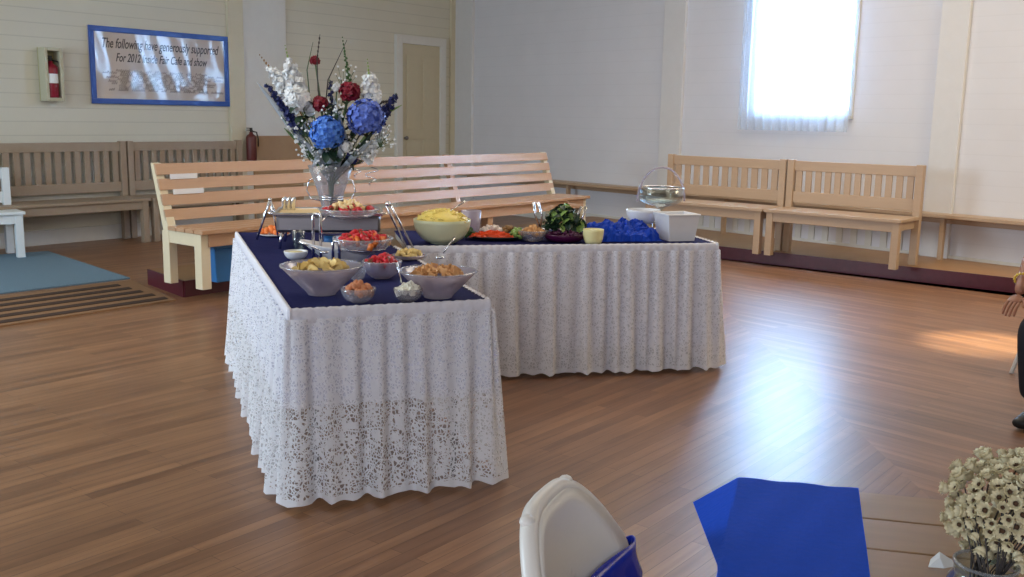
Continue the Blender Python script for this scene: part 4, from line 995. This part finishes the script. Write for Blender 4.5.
# ------------------------------------------------------------------ flower arrangement
vb = ground(5.85, 331, 190); vb.z = BZ
vz = empty('flower_vase', vb, 0, 'tall flared clear glass vase of flowers at the back of the nearer buffet', 'vase')
mb = MB(); mb.lathe([(.075, 0), (.078, .012), (.055, .03), (.058, .16), (.085, .26), (.135, .40), (.131, .40), (.081, .26), (.054, .16), (.05, .035), (.001, .03)], 36); mb.build('vase_body', M_glass, vz, smooth=True)
for zz, rr_ in ((.20, .069), (.215, .071)):
    mb = MB(); mb.tube([(rr_*math.cos(q_), rr_*math.sin(q_), zz) for q_ in [2*math.pi*k/36 for k in range(36)]], .005, 6, closed=True); mb.build('metal_ring', M_chrome, vz, smooth=True)
for s_ in (-1, 1):
    mb = MB(); mb.tube([(s_*.065, 0, .19), (s_*.12, 0, .20), (s_*.145, 0, .25), (s_*.13, 0, .31), (s_*.09, 0, .33)], .004, 6); mb.build('handle', M_chrome, vz, smooth=True)
neck = vb + Vector((0, 0, .30)); foot_ = vb + Vector((0, 0, .06))
def fpos(px, py, dy=0.0):
    r = ray(px, py); d = vb.y + dy; k = d / r.y; return Vector((r.x*k, d, CAM_H + r.z*k))
def petal_ball(mb, c, R, n, ps, rr, squash=1.0):
    for k in range(n):
        z = rr.uniform(-.85, 1); q = rr.uniform(0, 6.28); s_ = math.sqrt(1 - z*z); nrm_ = Vector((s_*math.cos(q), s_*math.sin(q), z)); pc_ = c + nrm_ * R * rr.uniform(.85, 1.05)
        Mx = Matrix.Translation(pc_) @ nrm_.to_track_quat('Z', 'Y').to_matrix().to_4x4() @ Matrix.Rotation(rr.uniform(0, 1.5), 4, 'Z')
        vs = [(0, 0, -.2*ps)]
        for j in range(8): a_ = j*math.pi/4; r_ = ps * (1 if j % 2 == 0 else .66); vs.append((r_*math.cos(a_), r_*math.sin(a_), (.15 if j % 2 == 0 else 0)*ps))
        mb.add(vs, [(0, 1+j, 1+(j+1) % 8) for j in range(8)], Mx)
def stem_pts(c, bend=0.0):
    m1 = neck + (c - neck) * .45 + Vector((0, 0, .03))
    mm = foot_ + (neck - foot_) * .9 + (c - neck) * .06; mm.x = max(neck.x - .06, min(neck.x + .06, mm.x)); mm.y = max(neck.y - .06, min(neck.y + .06, mm.y))
    return [foot_ + Vector(((mm.x - neck.x)*-.3, 0, 0)), mm, m1, c]
def flower(name, px, py, dy, R, n, ps, m, label, cat, squash=1, seed=0, leaves=True, group=None):
    c = fpos(px, py, dy); r = empty(name, foot_, 0, label, cat, group); rr = random.Random(seed + px); L_ = Vector(foot_)
    mb = MB(); mb.ico(c - L_, R*.8, 2); petal_ball(mb, c - L_, R, n, ps, rr); mb.build('bloom', m, r)
    mb = MB(); mb.tube([p_ - L_ for p_ in stem_pts(c)], .0045, 6); mb.build('stem', M_stem, r, smooth=True)
    if leaves:
        mb = MB()
        for k in range(7):
            b_ = neck.lerp(c, rr.uniform(.5, .95)) - L_; t_ = MB(); leafm(t_)
            Mx = Matrix.Translation(b_) @ Matrix.Rotation(rr.uniform(0, 6.28), 4, 'Z') @ Matrix.Rotation(rr.uniform(-.9, .5), 4, 'X') @ Matrix.Scale(1.7, 4) @ Matrix.Translation((0, .03, 0)); mb.add(t_.v, t_.f, Mx)
        mb.build('foliage', M_leafd, r, smooth=True)
    return r
def spike(name, p0, p1, dy, r0, r1, m, n, ps, label, cat, seed=0, tip=None, group=None):
    a_, b_ = fpos(*p0, dy), fpos(*p1, dy); r = empty(name, foot_, 0, label, cat, group); rr = random.Random(seed); L_ = Vector(foot_); mb = MB()
    for k in range(n):
        t_ = k / (n - 1); c = a_.lerp(b_, t_) - L_; R = r0 + (r1 - r0) * t_; q = k * 2.4
        c = c + Vector((R*math.cos(q)*.6, R*math.sin(q)*.6, 0)); petal_ball(mb, c, R*.75, 9, ps * (.6 + .4*(1 - t_)), rr); mb.ico(c, R*.55, 1)
    mb.build('bloom', m, r)
    mb = MB(); mb.tube([p_ - L_ for p_ in stem_pts(a_)] + [b_ - L_ + (b_ - a_).normalized() * .02], [.005, .005, .005, .004, .002], 6)
    if tip:
        tt = (b_ - a_).normalized()
        for k in range(5): mb.ico(b_ - L_ + tt * (.015 + .02 * k), .009 - .0012*k, 1, 0, (.8, .8, 1.3))
    mb.build('stem', tip or M_stem, r, smooth=True)
    return r
flower('hydrangea', 327, 133, -.12, .098, 210, .021, M_hyd, 'bright blue hydrangea bloom low at the front of the bouquet', 'flower', seed=1)
flower('hydrangea', 366, 118, -.06, .108, 240, .021, M_hyd2, 'wider violet blue hydrangea bloom at the right of the bouquet', 'flower', seed=2)
flower('red_carnation', 350, 92, 0, .060, 80, .022, M_flr, 'dark red bloom above the violet blue hydrangea', 'flower', seed=3)
flower('red_carnation', 320, 104, -.04, .044, 60, .020, M_flr, 'narrow red bloom above the bright blue hydrangea', 'flower', seed=4)
flower('red_carnation', 315, 61, .02, .028, 16, .016, M_flr, 'small red flower highest in the bouquet', 'flower', seed=5, leaves=False)
flower('white_daisy', 299, 100, -.05, .066, 70, .028, M_flw, 'large white bloom at the left middle of the bouquet', 'flower', seed=6)
flower('white_daisy', 346, 147, -.10, .035, 30, .018, M_flw, 'white bloom tucked between the two hydrangeas', 'flower', seed=7)
flower('white_daisy', 337, 88, .04, .026, 20, .016, M_flw, 'small cream bloom left of the dark red bloom', 'flower', seed=8)
spike('white_gladiolus', (300, 108), (289, 62), 0, .072, .026, M_flw, 24, .030, 'tall white gladiolus spike at the left of the bouquet', 'flower', 11, M_celery)
spike('white_gladiolus', (292, 96), (270, 68), .06, .056, .022, M_flw, 18, .026, 'white gladiolus spike leaning left with an olive tip', 'flower', 12, M_olive)
spike('white_gladiolus', (372, 108), (369, 76), .03, .056, .034, M_flw, 20, .026, 'white gladiolus spike at the right of the bouquet', 'flower', 13, M_celery)
spike('white_gladiolus', (366, 160), (386, 128), -.05, .036, .018, M_flw, 18, .016, 'white spray hanging right below the violet hydrangea', 'flower', 14)
spike('white_gladiolus', (310, 160), (283, 118), -.05, .020, .010, M_flw, 10, .012, 'thin pale spray at the lower left of the bouquet', 'flower', 15)
spike('delphinium', (300, 132), (268, 86), -.03, .038, .014, M_del, 26, .018, 'navy delphinium spike at the left of the bouquet', 'flower', 16)
spike('delphinium', (375, 130), (395, 96), .0, .040, .018, M_del, 20, .018, 'navy delphinium spike at the right edge of the bouquet', 'flower', 17)
spike('delphinium', (333, 118), (330, 82), .05, .030, .014, M_del, 12, .012, 'thin blue grey spike in the centre of the bouquet', 'flower', 18)
spike('delphinium', (352, 160), (346, 140), -.05, .032, .024, M_del, 8, .014, 'short navy spray low beside the vase neck', 'flower', 19)
spike('green_bud_spike', (350, 86), (345, 54), .0, .014, .007, M_leaf, 16, .008, 'green budded spike rising right of centre in the bouquet', 'flower', 20, M_leaf)
def blade(p0, p1, w_, m, label, nm='leaf_blade', dy=0, bend=0.02):
    a_, b_ = fpos(*p0, dy), fpos(*p1, dy); L_ = Vector(foot_); pts_ = stem_pts(a_)[:3] + [a_]
    N = 12; vs = []; fs = []
    for i in range(N + 1):
        t_ = i / N; c = neck.lerp(a_, min(1, t_*2)) if t_ < .5 else a_.lerp(b_, (t_ - .5)*2); ww = w_ * math.sin(math.pi * min(1, t_*.92 + .08)) ** .6
        side = Vector((b_ - a_)).cross(Vector((0, 1, 0))).normalized(); c = c - L_ + Vector((0, bend*math.sin(t_*3.14), 0))
        vs += [tuple(c - side*ww), tuple(c + Vector((0, .004, 0))), tuple(c + side*ww)]
    for i in range(N): 
        for k in range(2): fs.append((i*3+k, i*3+k+1, i*3+k+4, i*3+k+3))
    mb = MB(); mb.add(vs, fs); mb.tube([foot_ - L_, neck - L_], .003, 5); o = mb.build(nm, m, None, smooth=True, solid=.003); o.location = foot_
    return tag(o, label, 'leaf')
blade((296, 135), (257, 82), .020, M_silverleaf, 'long pale leaf blade leaning out at the left edge of the bouquet', dy=-.06)
blade((318, 150), (300, 118), .014, M_silverleaf, 'silver leaf rising left of the bright blue hydrangea', dy=-.08)
blade((336, 130), (334, 96), .020, M_silverleaf, 'broad silver grey leaf in the centre of the bouquet', dy=.0)
blade((345, 140), (338, 112), .014, M_silverleaf, 'silver leaf between the two hydrangeas', dy=-.09)
blade((380, 116), (402, 105), .008, M_celery, 'green leaf blade pointing right beyond the hydrangea')
blade((366, 140), (384, 118), .010, M_leafd, 'dark leaf below the violet blue hydrangea', dy=-.05)
blade((305, 150), (284, 128), .010, M_leaf, 'green leaf at the lower left of the bouquet', dy=-.05)
def twig(pts_px, label, m, dy=0, r=.003, buds=0):
    L_ = Vector(foot_); P = [foot_, neck] + [fpos(*q, dy) for q in pts_px]; mb = MB(); mb.tube([p_ - L_ for p_ in P], [r*1.2] * (len(P) - 1) + [r*.5], 6)
    for k in range(buds): c = P[-2].lerp(P[-1], k / buds) - L_; mb.ico(c, .007, 1, 0, (.8, .8, 1.5))
    o = mb.build('twig', m, None, smooth=True); o.location = foot_; return tag(o, label, 'twig')
twig([(325, 110), (328, 80), (347, 40)], 'dark bare twig slanting up to the right at the top of the bouquet', M_twig)
twig([(310, 100), (307, 70), (313, 42)], 'thin green stem curving to the top left of centre', M_stem)
twig([(318, 90), (317, 60), (320, 34)], 'thin budded stem standing upright at the bouquet top', M_twig, buds=6)
twig([(372, 115), (382, 102), (390, 101)], 'dark seed twig at the right edge of the bouquet', M_twig, buds=5, r=.004)
for k_, (a_, b_, w_, lab) in enumerate((((322, 150), (312, 168), .020, 'short silver leaf at the left of the vase mouth'), ((340, 155), (343, 138), .020, 'short silver leaf upright at the centre of the vase mouth'), ((352, 158), (372, 140), .018, 'silver leaf fanning out right of the vase mouth'), ((318, 158), (303, 140), .018, 'silver leaf fanning out left of the vase mouth'), ((330, 162), (326, 150), .022, 'silver leaf right below the bright blue hydrangea'))):
    blade(a_, b_, w_, M_silverleaf, lab, dy=-.11)
rb_ = random.Random(41)
for k_, (px_, py_, lab) in enumerate(((311, 152, 'baby breath sprig left of the vase mouth'), (356, 150, 'baby breath sprig under the violet hydrangea'), (345, 76, 'baby breath sprig behind the dark red bloom'), (305, 128, 'baby breath sprig between navy spike and blue hydrangea'), (336, 112, 'baby breath sprig between the two red blooms'), (385, 138, 'baby breath sprig hanging at the right edge'), (328, 168, 'baby breath sprig low on the vase front'))):
    c_ = fpos(px_, py_, -.09 if py_ > 100 else .05) - foot_; mb = MB(); ms_ = MB()
    for q_ in range(26):
        e_ = c_ + Vector((rb_.gauss(0, .035), rb_.gauss(0, .03), rb_.gauss(0, .035))); mb.ico(tuple(e_), .0075, 1); ms_.tube([tuple(c_ * .9), tuple(e_)], .0012, 4)
    ms_.tube([(0, 0, 0), tuple(neck - foot_), tuple(c_ * .9)], .0025, 5)
    r_ = empty('baby_breath', foot_, 0, lab + ' in the bouquet', 'flower'); mb.build('petals', M_flw, r_); ms_.build('stem', M_stem, r_)
# curls of clear ribbon at the right of the vase
for k, (px, py, lab) in enumerate(((356, 168, 'curled silver ribbon right of the vase neck'), (371, 176, 'loose silver ribbon curl hanging farthest right of the vase'))):
    c = fpos(px, py, -.05); mb = MB(); mb.tube([(.05*math.sin(t_*.55)*(1 - t_/26), .02*math.cos(t_*.9), .05 - t_*.005) for t_ in range(22)], .003, 6); o = mb.build('ribbon', M_chrome, None, smooth=True); o.location = c; tag(o, lab, 'ribbon', 'silver ribbons by the vase')

# ------------------------------------------------------------------ folding chairs
def folding_chair(center, face, label, group=None):
    """white plastic folding chair; face = unit direction it faces"""
    ang = math.atan2(face[1], face[0]) + math.pi/2        # local -y is the facing direction
    r = empty('folding_chair', center, ang, label, 'chair', group)
    # backrest: rounded shell in the local xz plane, curved, top at .85
    N = 60; outline = []
    for i in range(N):
        q = 2*math.pi*i/N; cx_, sz = math.cos(q), math.sin(q)
        e = 2/5.0; x = .215 * math.copysign(abs(cx_) ** e, cx_); z = .14 * math.copysign(abs(sz) ** e, sz)
        if z > -.02: x *= 1 - .50 * ((z + .02)/.16) ** 1.25
        outline.append((x, z))
    def yy(x, z): return .20 + .07 * (z + .14) / .28 - .045 * (x/.215) ** 2
    zc = .685
    vs = []; fs = []; rings = 6
    for j in range(rings + 1):
        k = j / rings
        for (x, z) in outline: vs.append((x*k, yy(x*k, z*k), zc + z*k))
    for j in range(rings):
        for i in range(N): fs.append((j*N+i, j*N+(i+1) % N, (j+1)*N+(i+1) % N, (j+1)*N+i))
    mb = MB(); mb.add(vs, fs); b_ = mb.build('backrest', M_white_pl, r, smooth=True, solid=.014)
    mb = MB(); mb.tube([(x*1.0, yy(x, z) + .012, zc + z) for (x, z) in outline], .016, 8, closed=True); mb.build('rim', M_white_pl, b_, smooth=True)
    for s_ in (-1, 1): mb = MB(); mb.ico((s_*.095, yy(.095, .135) + .014, zc + .140), .013, 2, 0, (1.2, 1, .8)); mb.build('shoulder_stud', M_white_pl, r, smooth=True)
    mb = MB(); mb.box(-.205, .205, -.21, .18, .435, .455); mb.build('seat', M_white_pl, r, bevel=.01)
    for s_ in (-1, 1):
        mb = MB(); mb.tube([(s_*.205, .235, .64), (s_*.226, .21, .58), (s_*.226, .10, .44), (s_*.226, -.24, .0)], .012, 8); mb.build('front_leg', M_white_pl, r, smooth=True)
        mb = MB(); mb.tube([(s_*.208, -.10, .43), (s_*.208, .26, .0)], .011, 8); mb.build('rear_leg', M_white_pl, r, smooth=True)
    for y_, z_ in ((-.17, .09), (.19, .09)):
        mb = MB(); mb.tube([(-.215, y_, z_), (.215, y_, z_)], .008, 8); mb.build('stretcher', M_white_pl, r, smooth=True)
    return r, yy, zc, outline
T_ = Vector((.36, .93, 0)).normalized(); face = Vector((T_.y, -T_.x, 0))
ctop = Vector((.078, 1.535, 0)); cc_ = ctop - face * -0.26
ch1, yy, zc, outl = folding_chair(ctop + face * .26, face, 'white plastic folding chair wearing a blue sash in front of the wooden table')
# blue satin sash round the lower back
mb = MB(); vs = []; N = 60
for j in range(9):
    z = zc - .005 - .16 * j / 8
    for i in range(N):
        q = 2*math.pi*i/N; x = .240*math.copysign(abs(math.cos(q)) ** .9, math.cos(q)); s_ = math.sin(q)
        y = yy(min(.215, max(-.215, x)), z - zc) + s_*.026 + .003*math.sin(j*2.2 + x*20)
        zz = z - .05 * max(0, -x/.24) * (1 if j == 0 else .6) + .0 
        vs.append((x, y, zz))
mb.add(vs, [(j*N+i, j*N+(i+1) % N, (j+1)*N+(i+1) % N, (j+1)*N+i) for j in range(8) for i in range(N)])
o = mb.build('chair_sash', M_blue_sat, None, smooth=True, solid=.003); o.matrix_world = Matrix.Translation(ch1.location) @ Matrix.Rotation(ch1.rotation_euler.z, 4, 'Z')
tag(o, 'shiny blue sash wrapped round the lower back of the white folding chair', 'chair sash')
folding_chair(Vector((3.30, 5.64, 0)), Vector((-.75, -.66, 0)).normalized(), 'white folding chair standing empty behind the seated person at the right edge', 'folding chairs at the right')
folding_chair(Vector((3.24, 4.98, 0)), Vector((-.75, -.66, 0)).normalized(), 'white folding chair the person at the right edge sits on', 'folding chairs at the right')

# ------------------------------------------------------------------ foreground table
FT_o = at(739, 480, TZ); FT_o.z = 0; FA = math.radians(-12.5)
ft = empty('wooden_table', FT_o, FA, 'plank topped wooden table in the near right corner under the dried flowers', 'table')
for k in range(7):
    y1 = -.001 - k * .135; MB().box(0, 1.75, y1 - .133, y1, TZ - .03, TZ).build('plank', M_wood_t, ft, bevel=.003)
for x in (.08, 1.67):
    for y in (-.08, -.86): MB().box(x - .03, x + .03, y - .03, y + .03, 0, TZ - .11).build('leg', M_wood_d, ft, bevel=.004)
mb = MB(); mb.box(.06, 1.69, -.09, -.06, TZ - .11, TZ - .03); mb.box(.06, 1.69, -.88, -.85, TZ - .11, TZ - .03); mb.box(.06, .09, -.86, -.09, TZ - .11, TZ - .03); mb.box(1.66, 1.69, -.86, -.09, TZ - .11, TZ - .03); mb.build('apron', M_wood_d, ft)
# runner, its left edge folding over the table end in a stiff corner
mb = MB(); vs = []; fs = []; NX, NY = 16, 40; RW = .228
for j in range(NY + 1):
    t_ = j / NY; y = -t_ * .93; hang = max(0, .105 * (1 - t_ / .46))
    row = []
    for i in range(5): k = 1 - i / 4; row.append((.07*y - hang*k*.80 - .004, y + .012*k, TZ + .003 - hang*k*.62 - .0))
    for i in range(NX + 1): row.append((RW * i / NX + .07*y, y + (.002 if j == 0 else 0), TZ + .004 + .0012*math.sin(i*.9 + j*.5)))
    vs += row
n = 5 + NX + 1
for j in range(NY):
    for i in range(n - 1): q = j*n + i; fs.append((q, q+1, q+n+1, q+n))
mb.add(vs, fs); o = mb.build('table_runner', M_blue_run, None, smooth=False, solid=.002); o.location = FT_o; o.rotation_euler = (0, 0, FA)
tag(o, 'bright blue table runner with a corner folding over the left end of the wooden table', 'table runner')
# napkin scrap
p = at(941, 565, TZ + .003); mb = MB(); mb.add([(-.024, -.008, 0), (-.002, -.016, .002), (.022, -.004, 0), (.02, .006, .006), (0, .010, .018), (-.012, .012, .004), (-.004, -.002, .014)], [(0,1,6),(1,2,3,6),(6,3,4),(6,4,5),(0,6,5)])
o = mb.build('paper_scrap', M_paper, None, solid=.001); o.location = p; tag(o, 'torn white paper scrap on the wooden table left of the jar', 'paper')
# glass jar
JP = at(986, 566, TZ + .125); JP = Vector((JP.x, JP.y, TZ + .001)); JR = .047
jar = empty('glass_jar', JP, 0, 'aqua glass jar holding the dried flowers on the wooden table', 'jar')
mb = MB(); mb.lathe([(JR*.95, 0), (JR, .01), (JR, .10), (JR*.84, .112), (JR*.86, .130), (JR*.80, .130), (JR*.79, .112), (JR*.93, .098), (JR*.93, .012), (.001, .008)], 36); mb.build('jar_body', M_glass_b, jar, smooth=True)
mb = MB(); mb.tube([(JR*.84*math.cos(q), JR*.84*math.sin(q), .128) for q in [2*math.pi*k/36 for k in range(36)]], .0025, 6, closed=True); mb.build('rim', M_glass, jar, smooth=True)
# dried flowers
cen = at(1012, 506, .93)
def dried():
    r = bpy.data.objects.new('dried_flower', None); COL.objects.link(r)
    mb = MB(); rr = random.Random(2)
    for ring, (n, r0, r1, zz) in enumerate(((9, .0030, .0086, .0052), (8, .0035, .0066, .0074))):
        for k in range(n):
            q = 2*math.pi*(k + ring*.5)/n; c_, s_ = math.cos(q), math.sin(q); w_ = .0031
            mb.add([(r0*c_, r0*s_, .0005), ((r1*.65)*c_ - w_*s_, (r1*.65)*s_ + w_*c_, zz*.75), (r1*c_, r1*s_, zz), ((r1*.65)*c_ + w_*s_, (r1*.65)*s_ - w_*c_, zz*.75)], [(0,1,2,3)])
    mb.lathe([(.0015, -.004), (.0048, -.001), (.0062, .003)], 12)
    mb.build('petals', M_dry, r, smooth=True)
    mb = MB(); mb.ico((0, 0, .0010), .0030, 1, 0, (1, 1, .5)); mb.build('flower_centre', M_dryc, r, smooth=True)
    return r
first = dried(); kids = children(first); rr = random.Random(77); nfl = 230
for i in range(nfl):
    z = 1 - 2*(i + .5)/nfl; q = i * 2.39996; s_ = math.sqrt(max(0, 1 - z*z)); n_ = Vector((s_*math.cos(q), s_*math.sin(q), z)); R_ = rr.uniform(.72, 1.03)
    pos = cen + Vector((n_.x*.090*R_, n_.y*.088*R_, n_.z*.076*R_ - .002))
    o = first if i == 0 else copy_tree(first, kids=kids)
    nd = (n_ + Vector((rr.uniform(-.45, .45), rr.uniform(-.45, .45), rr.uniform(-.2, .45)))).normalized()
    o.location = pos; o.rotation_euler = nd.to_track_quat('Z', 'Y').to_euler(); s2 = rr.uniform(1.0, 1.45); o.scale = (s2,)*3
    tag(o, 'cream dried flower head in the bunch standing in the aqua jar', 'dried flower', 'dried flowers in the jar')
jt = JP + Vector((0, 0, .02)); mb = MB()
for k in range(46):
    z = rr.uniform(-.3, .9); q = rr.uniform(0, 6.28); s_ = math.sqrt(1 - z*z); e = cen + Vector((s_*math.cos(q)*.07, s_*math.sin(q)*.07, z*.065)) - JP
    mb.tube([(.02*math.cos(q), .02*math.sin(q), .012), (.018*math.cos(q+1), .018*math.sin(q+1), .11), tuple(e)], .0011, 4)
o = mb.build('flower_stems', M_twig, None); o.location = JP; tag(o, 'tangled dark thin stems of the dried flowers rising from the aqua jar', 'stems', None, 'stuff')

# ------------------------------------------------------------------ seated person at the right edge
PO = Vector((3.20, 4.98, 0)); fF = Vector((-.75, -.66, 0)).normalized(); lf = Vector((-.66, .75, 0)).normalized()   # lf points to the person's right hand side
per = empty('person', PO, 0, 'seated person in a green print top and dark trousers, hand on thigh', 'person')
def skin(name, nodes, edges, m, parent, sub=2, root=0):
    me = bpy.data.meshes.new(name); me.from_pydata([n[0] for n in nodes], edges, []); me.materials.append(m)
    o = bpy.data.objects.new(name, me); COL.objects.link(o); o.parent = parent
    md = o.modifiers.new('skin', 'SKIN'); md.use_smooth_shade = True
    for i, n in enumerate(nodes):
        rr_ = n[1]; me.skin_vertices[0].data[i].radius = rr_ if isinstance(rr_, tuple) else (rr_, rr_); me.skin_vertices[0].data[i].use_root = (i == root)
    s_ = o.modifiers.new('sub', 'SUBSURF'); s_.levels = sub; s_.render_levels = sub
    return o
def Q(f, l, z): v = fF*f + lf*l; return (v.x, v.y, z)
# targets for the arm nearest the camera's left
hand_t = Vector((2.46, 4.70, .61)) - PO; elb = Vector((2.64, 4.95, .80)) - PO; knee = Vector((2.50, 4.62, .50)) - PO; foot = Vector((2.56, 4.64, .06)) - PO
nodes = [(Q(0, 0, .59), (.13, .12)), (Q(-.02, 0, .68), (.12, .11)), (Q(-.01, 0, .88), (.15, .12)), (Q(0, 0, 1.02), (.13, .09)), (Q(.01, 0, 1.10), .055), (Q(.03, 0, 1.17), .06), (Q(.045, 0, 1.25), (.085, .09)), (Q(.04, 0, 1.32), (.075, .085)),
         (Q(.0, .17, 1.00), .058), (tuple(elb), .040), (tuple(elb.lerp(hand_t, .85)), .026), (Q(.0, -.17, 1.00), .058), (Q(.06, -.24, .76), .040), (Q(.27, -.13, .62), .028)]
edges = [(0,1),(1,2),(2,3),(3,4),(4,5),(5,6),(6,7),(3,8),(8,9),(9,10),(3,11),(11,12),(12,13)]
skin('body', nodes, edges, M_skin, per)
def hand(w_, d, side, down=Vector((0, 0, -1))):
    d = d.normalized(); sd = d.cross(down).normalized() * side
    hn = [(tuple(w_), (.024, .016)), (tuple(w_ + d*.05), (.036, .014)), (tuple(w_ + d*.085), (.036, .012))]; he = [(0,1),(1,2)]
    skin('palm', hn, he, M_skin, per, 2)
    for k, L_ in enumerate((.062, .072, .068, .052)):
        b0 = w_ + d*.088 + sd*(.026 - .0175*k); p1 = b0 + d*L_*.5 + down*.006; p2 = p1 + d*L_*.32 + down*.016; p3 = p2 + d*L_*.18 + down*.012
        skin('finger', [(tuple(b0 - d*.012), .0085), (tuple(b0), .0085), (tuple(p1), .008), (tuple(p2), .007), (tuple(p3), .006)], [(0,1),(1,2),(2,3),(3,4)], M_skin, per, 1)
    b0 = w_ + d*.03 + sd*.026; skin('thumb', [(tuple(b0 - sd*.012), .011), (tuple(b0 + sd*.010 + d*.012), .010), (tuple(b0 + sd*.024 + d*.04 + down*.006), .009), (tuple(b0 + sd*.026 + d*.062 + down*.014), .007)], [(0,1),(1,2),(2,3)], M_skin, per, 1)
hd = (knee - hand_t); hd = Vector((hd.x, hd.y, -.35*0.3)).normalized() if hd.length > .05 else fF
w0 = elb.lerp(hand_t, .9); hand(w0, (hand_t - elb).normalized() * .6 + fF * .5, 1)
hand(Vector(Q(.28, -.13, .615)), fF, -1)
# clothes
skin('shirt', [(Q(0, 0, .60), (.155, .14)), (Q(-.02, 0, .68), (.145, .13)), (Q(-.01, 0, .88), (.175, .14)), (Q(0, 0, 1.02), (.15, .105)), (Q(0, .175, 1.01), .075), (tuple(Vector(Q(0, .17, 1.0)).lerp(elb, .95)), .062), (Q(0, -.175, 1.01), .075), (Q(.05, -.23, .80), .062)],
     [(0,1),(1,2),(2,3),(3,4),(4,5),(3,6),(6,7)], M_shirt, per)
skin('trousers', [(Q(-.02, 0, .58), (.15, .115)), (Q(.04, .10, .56), .09), (tuple(knee), .070), (tuple(knee.lerp(foot, .85)), .055), (Q(.04, -.10, .56), .09), (Q(.45, -.13, .50), .070), (Q(.46, -.14, .12), .055)],
     [(0,1),(1,2),(2,3),(0,4),(4,5),(5,6)], M_pants, per)
for nm, f_ in (('shoe', foot), ('shoe', Vector(Q(.46, -.14, .05)))):
    skin('shoe', [(tuple(f_ - fF*.05 + Vector((0, 0, -.01))), (.042, .045)), (tuple(f_ + fF*.06 + Vector((0, 0, -.022))), (.045, .032)), (tuple(f_ + fF*.15 + Vector((0, 0, -.03))), (.042, .026))], [(0,1),(1,2)], M_black, per)
# face and hair
hc = Vector(Q(.045, 0, 1.28))
for s_ in (-1, 1):
    mb = MB(); mb.ico(tuple(hc + fF*.088 + lf*.032*s_ + Vector((0, 0, .005))), .011, 2); mb.build('eye', M_paper, per, smooth=True)
    mb = MB(); mb.ico(tuple(hc + fF*.0975 + lf*.032*s_ + Vector((0, 0, .005))), .005, 1); mb.build('pupil', M_black, per, smooth=True)
    mb = MB(); mb.ico(tuple(hc + lf*.085*s_ + Vector((0, 0, -.005))), .022, 2, 0, (.6, .6, 1.3)); mb.build('ear', M_skin, per, smooth=True)
mb = MB(); mb.ico(tuple(hc + fF*.098 + Vector((0, 0, -.022))), .014, 2, 0, (1, 1, 1.7)); mb.build('nose', M_skin, per, smooth=True)
mb = MB(); mb.ico(tuple(hc + fF*.088 + Vector((0, 0, -.055))), .018, 2, 0, (1, 1, .35)); mb.build('mouth', M_flr, per, smooth=True)
mb = MB(); mb.ico(tuple(hc - fF*.022 + Vector((0, 0, .040))), .102, 3, .02, (1, 1, .92)); mb.build('hair', M_hair, per, smooth=True)
br_c = elb.lerp(hand_t, .55); bd = (hand_t - elb).normalized(); mb = MB()
u_ = bd.cross(Vector((0, 0, 1))).normalized(); v_ = bd.cross(u_)
for k in range(16): q = k*2*math.pi/16; mb.ico(tuple(br_c + u_*.040*math.cos(q) + v_*.040*math.sin(q)), .008, 1)
mb.build('bracelet', M_gold, per, smooth=True)
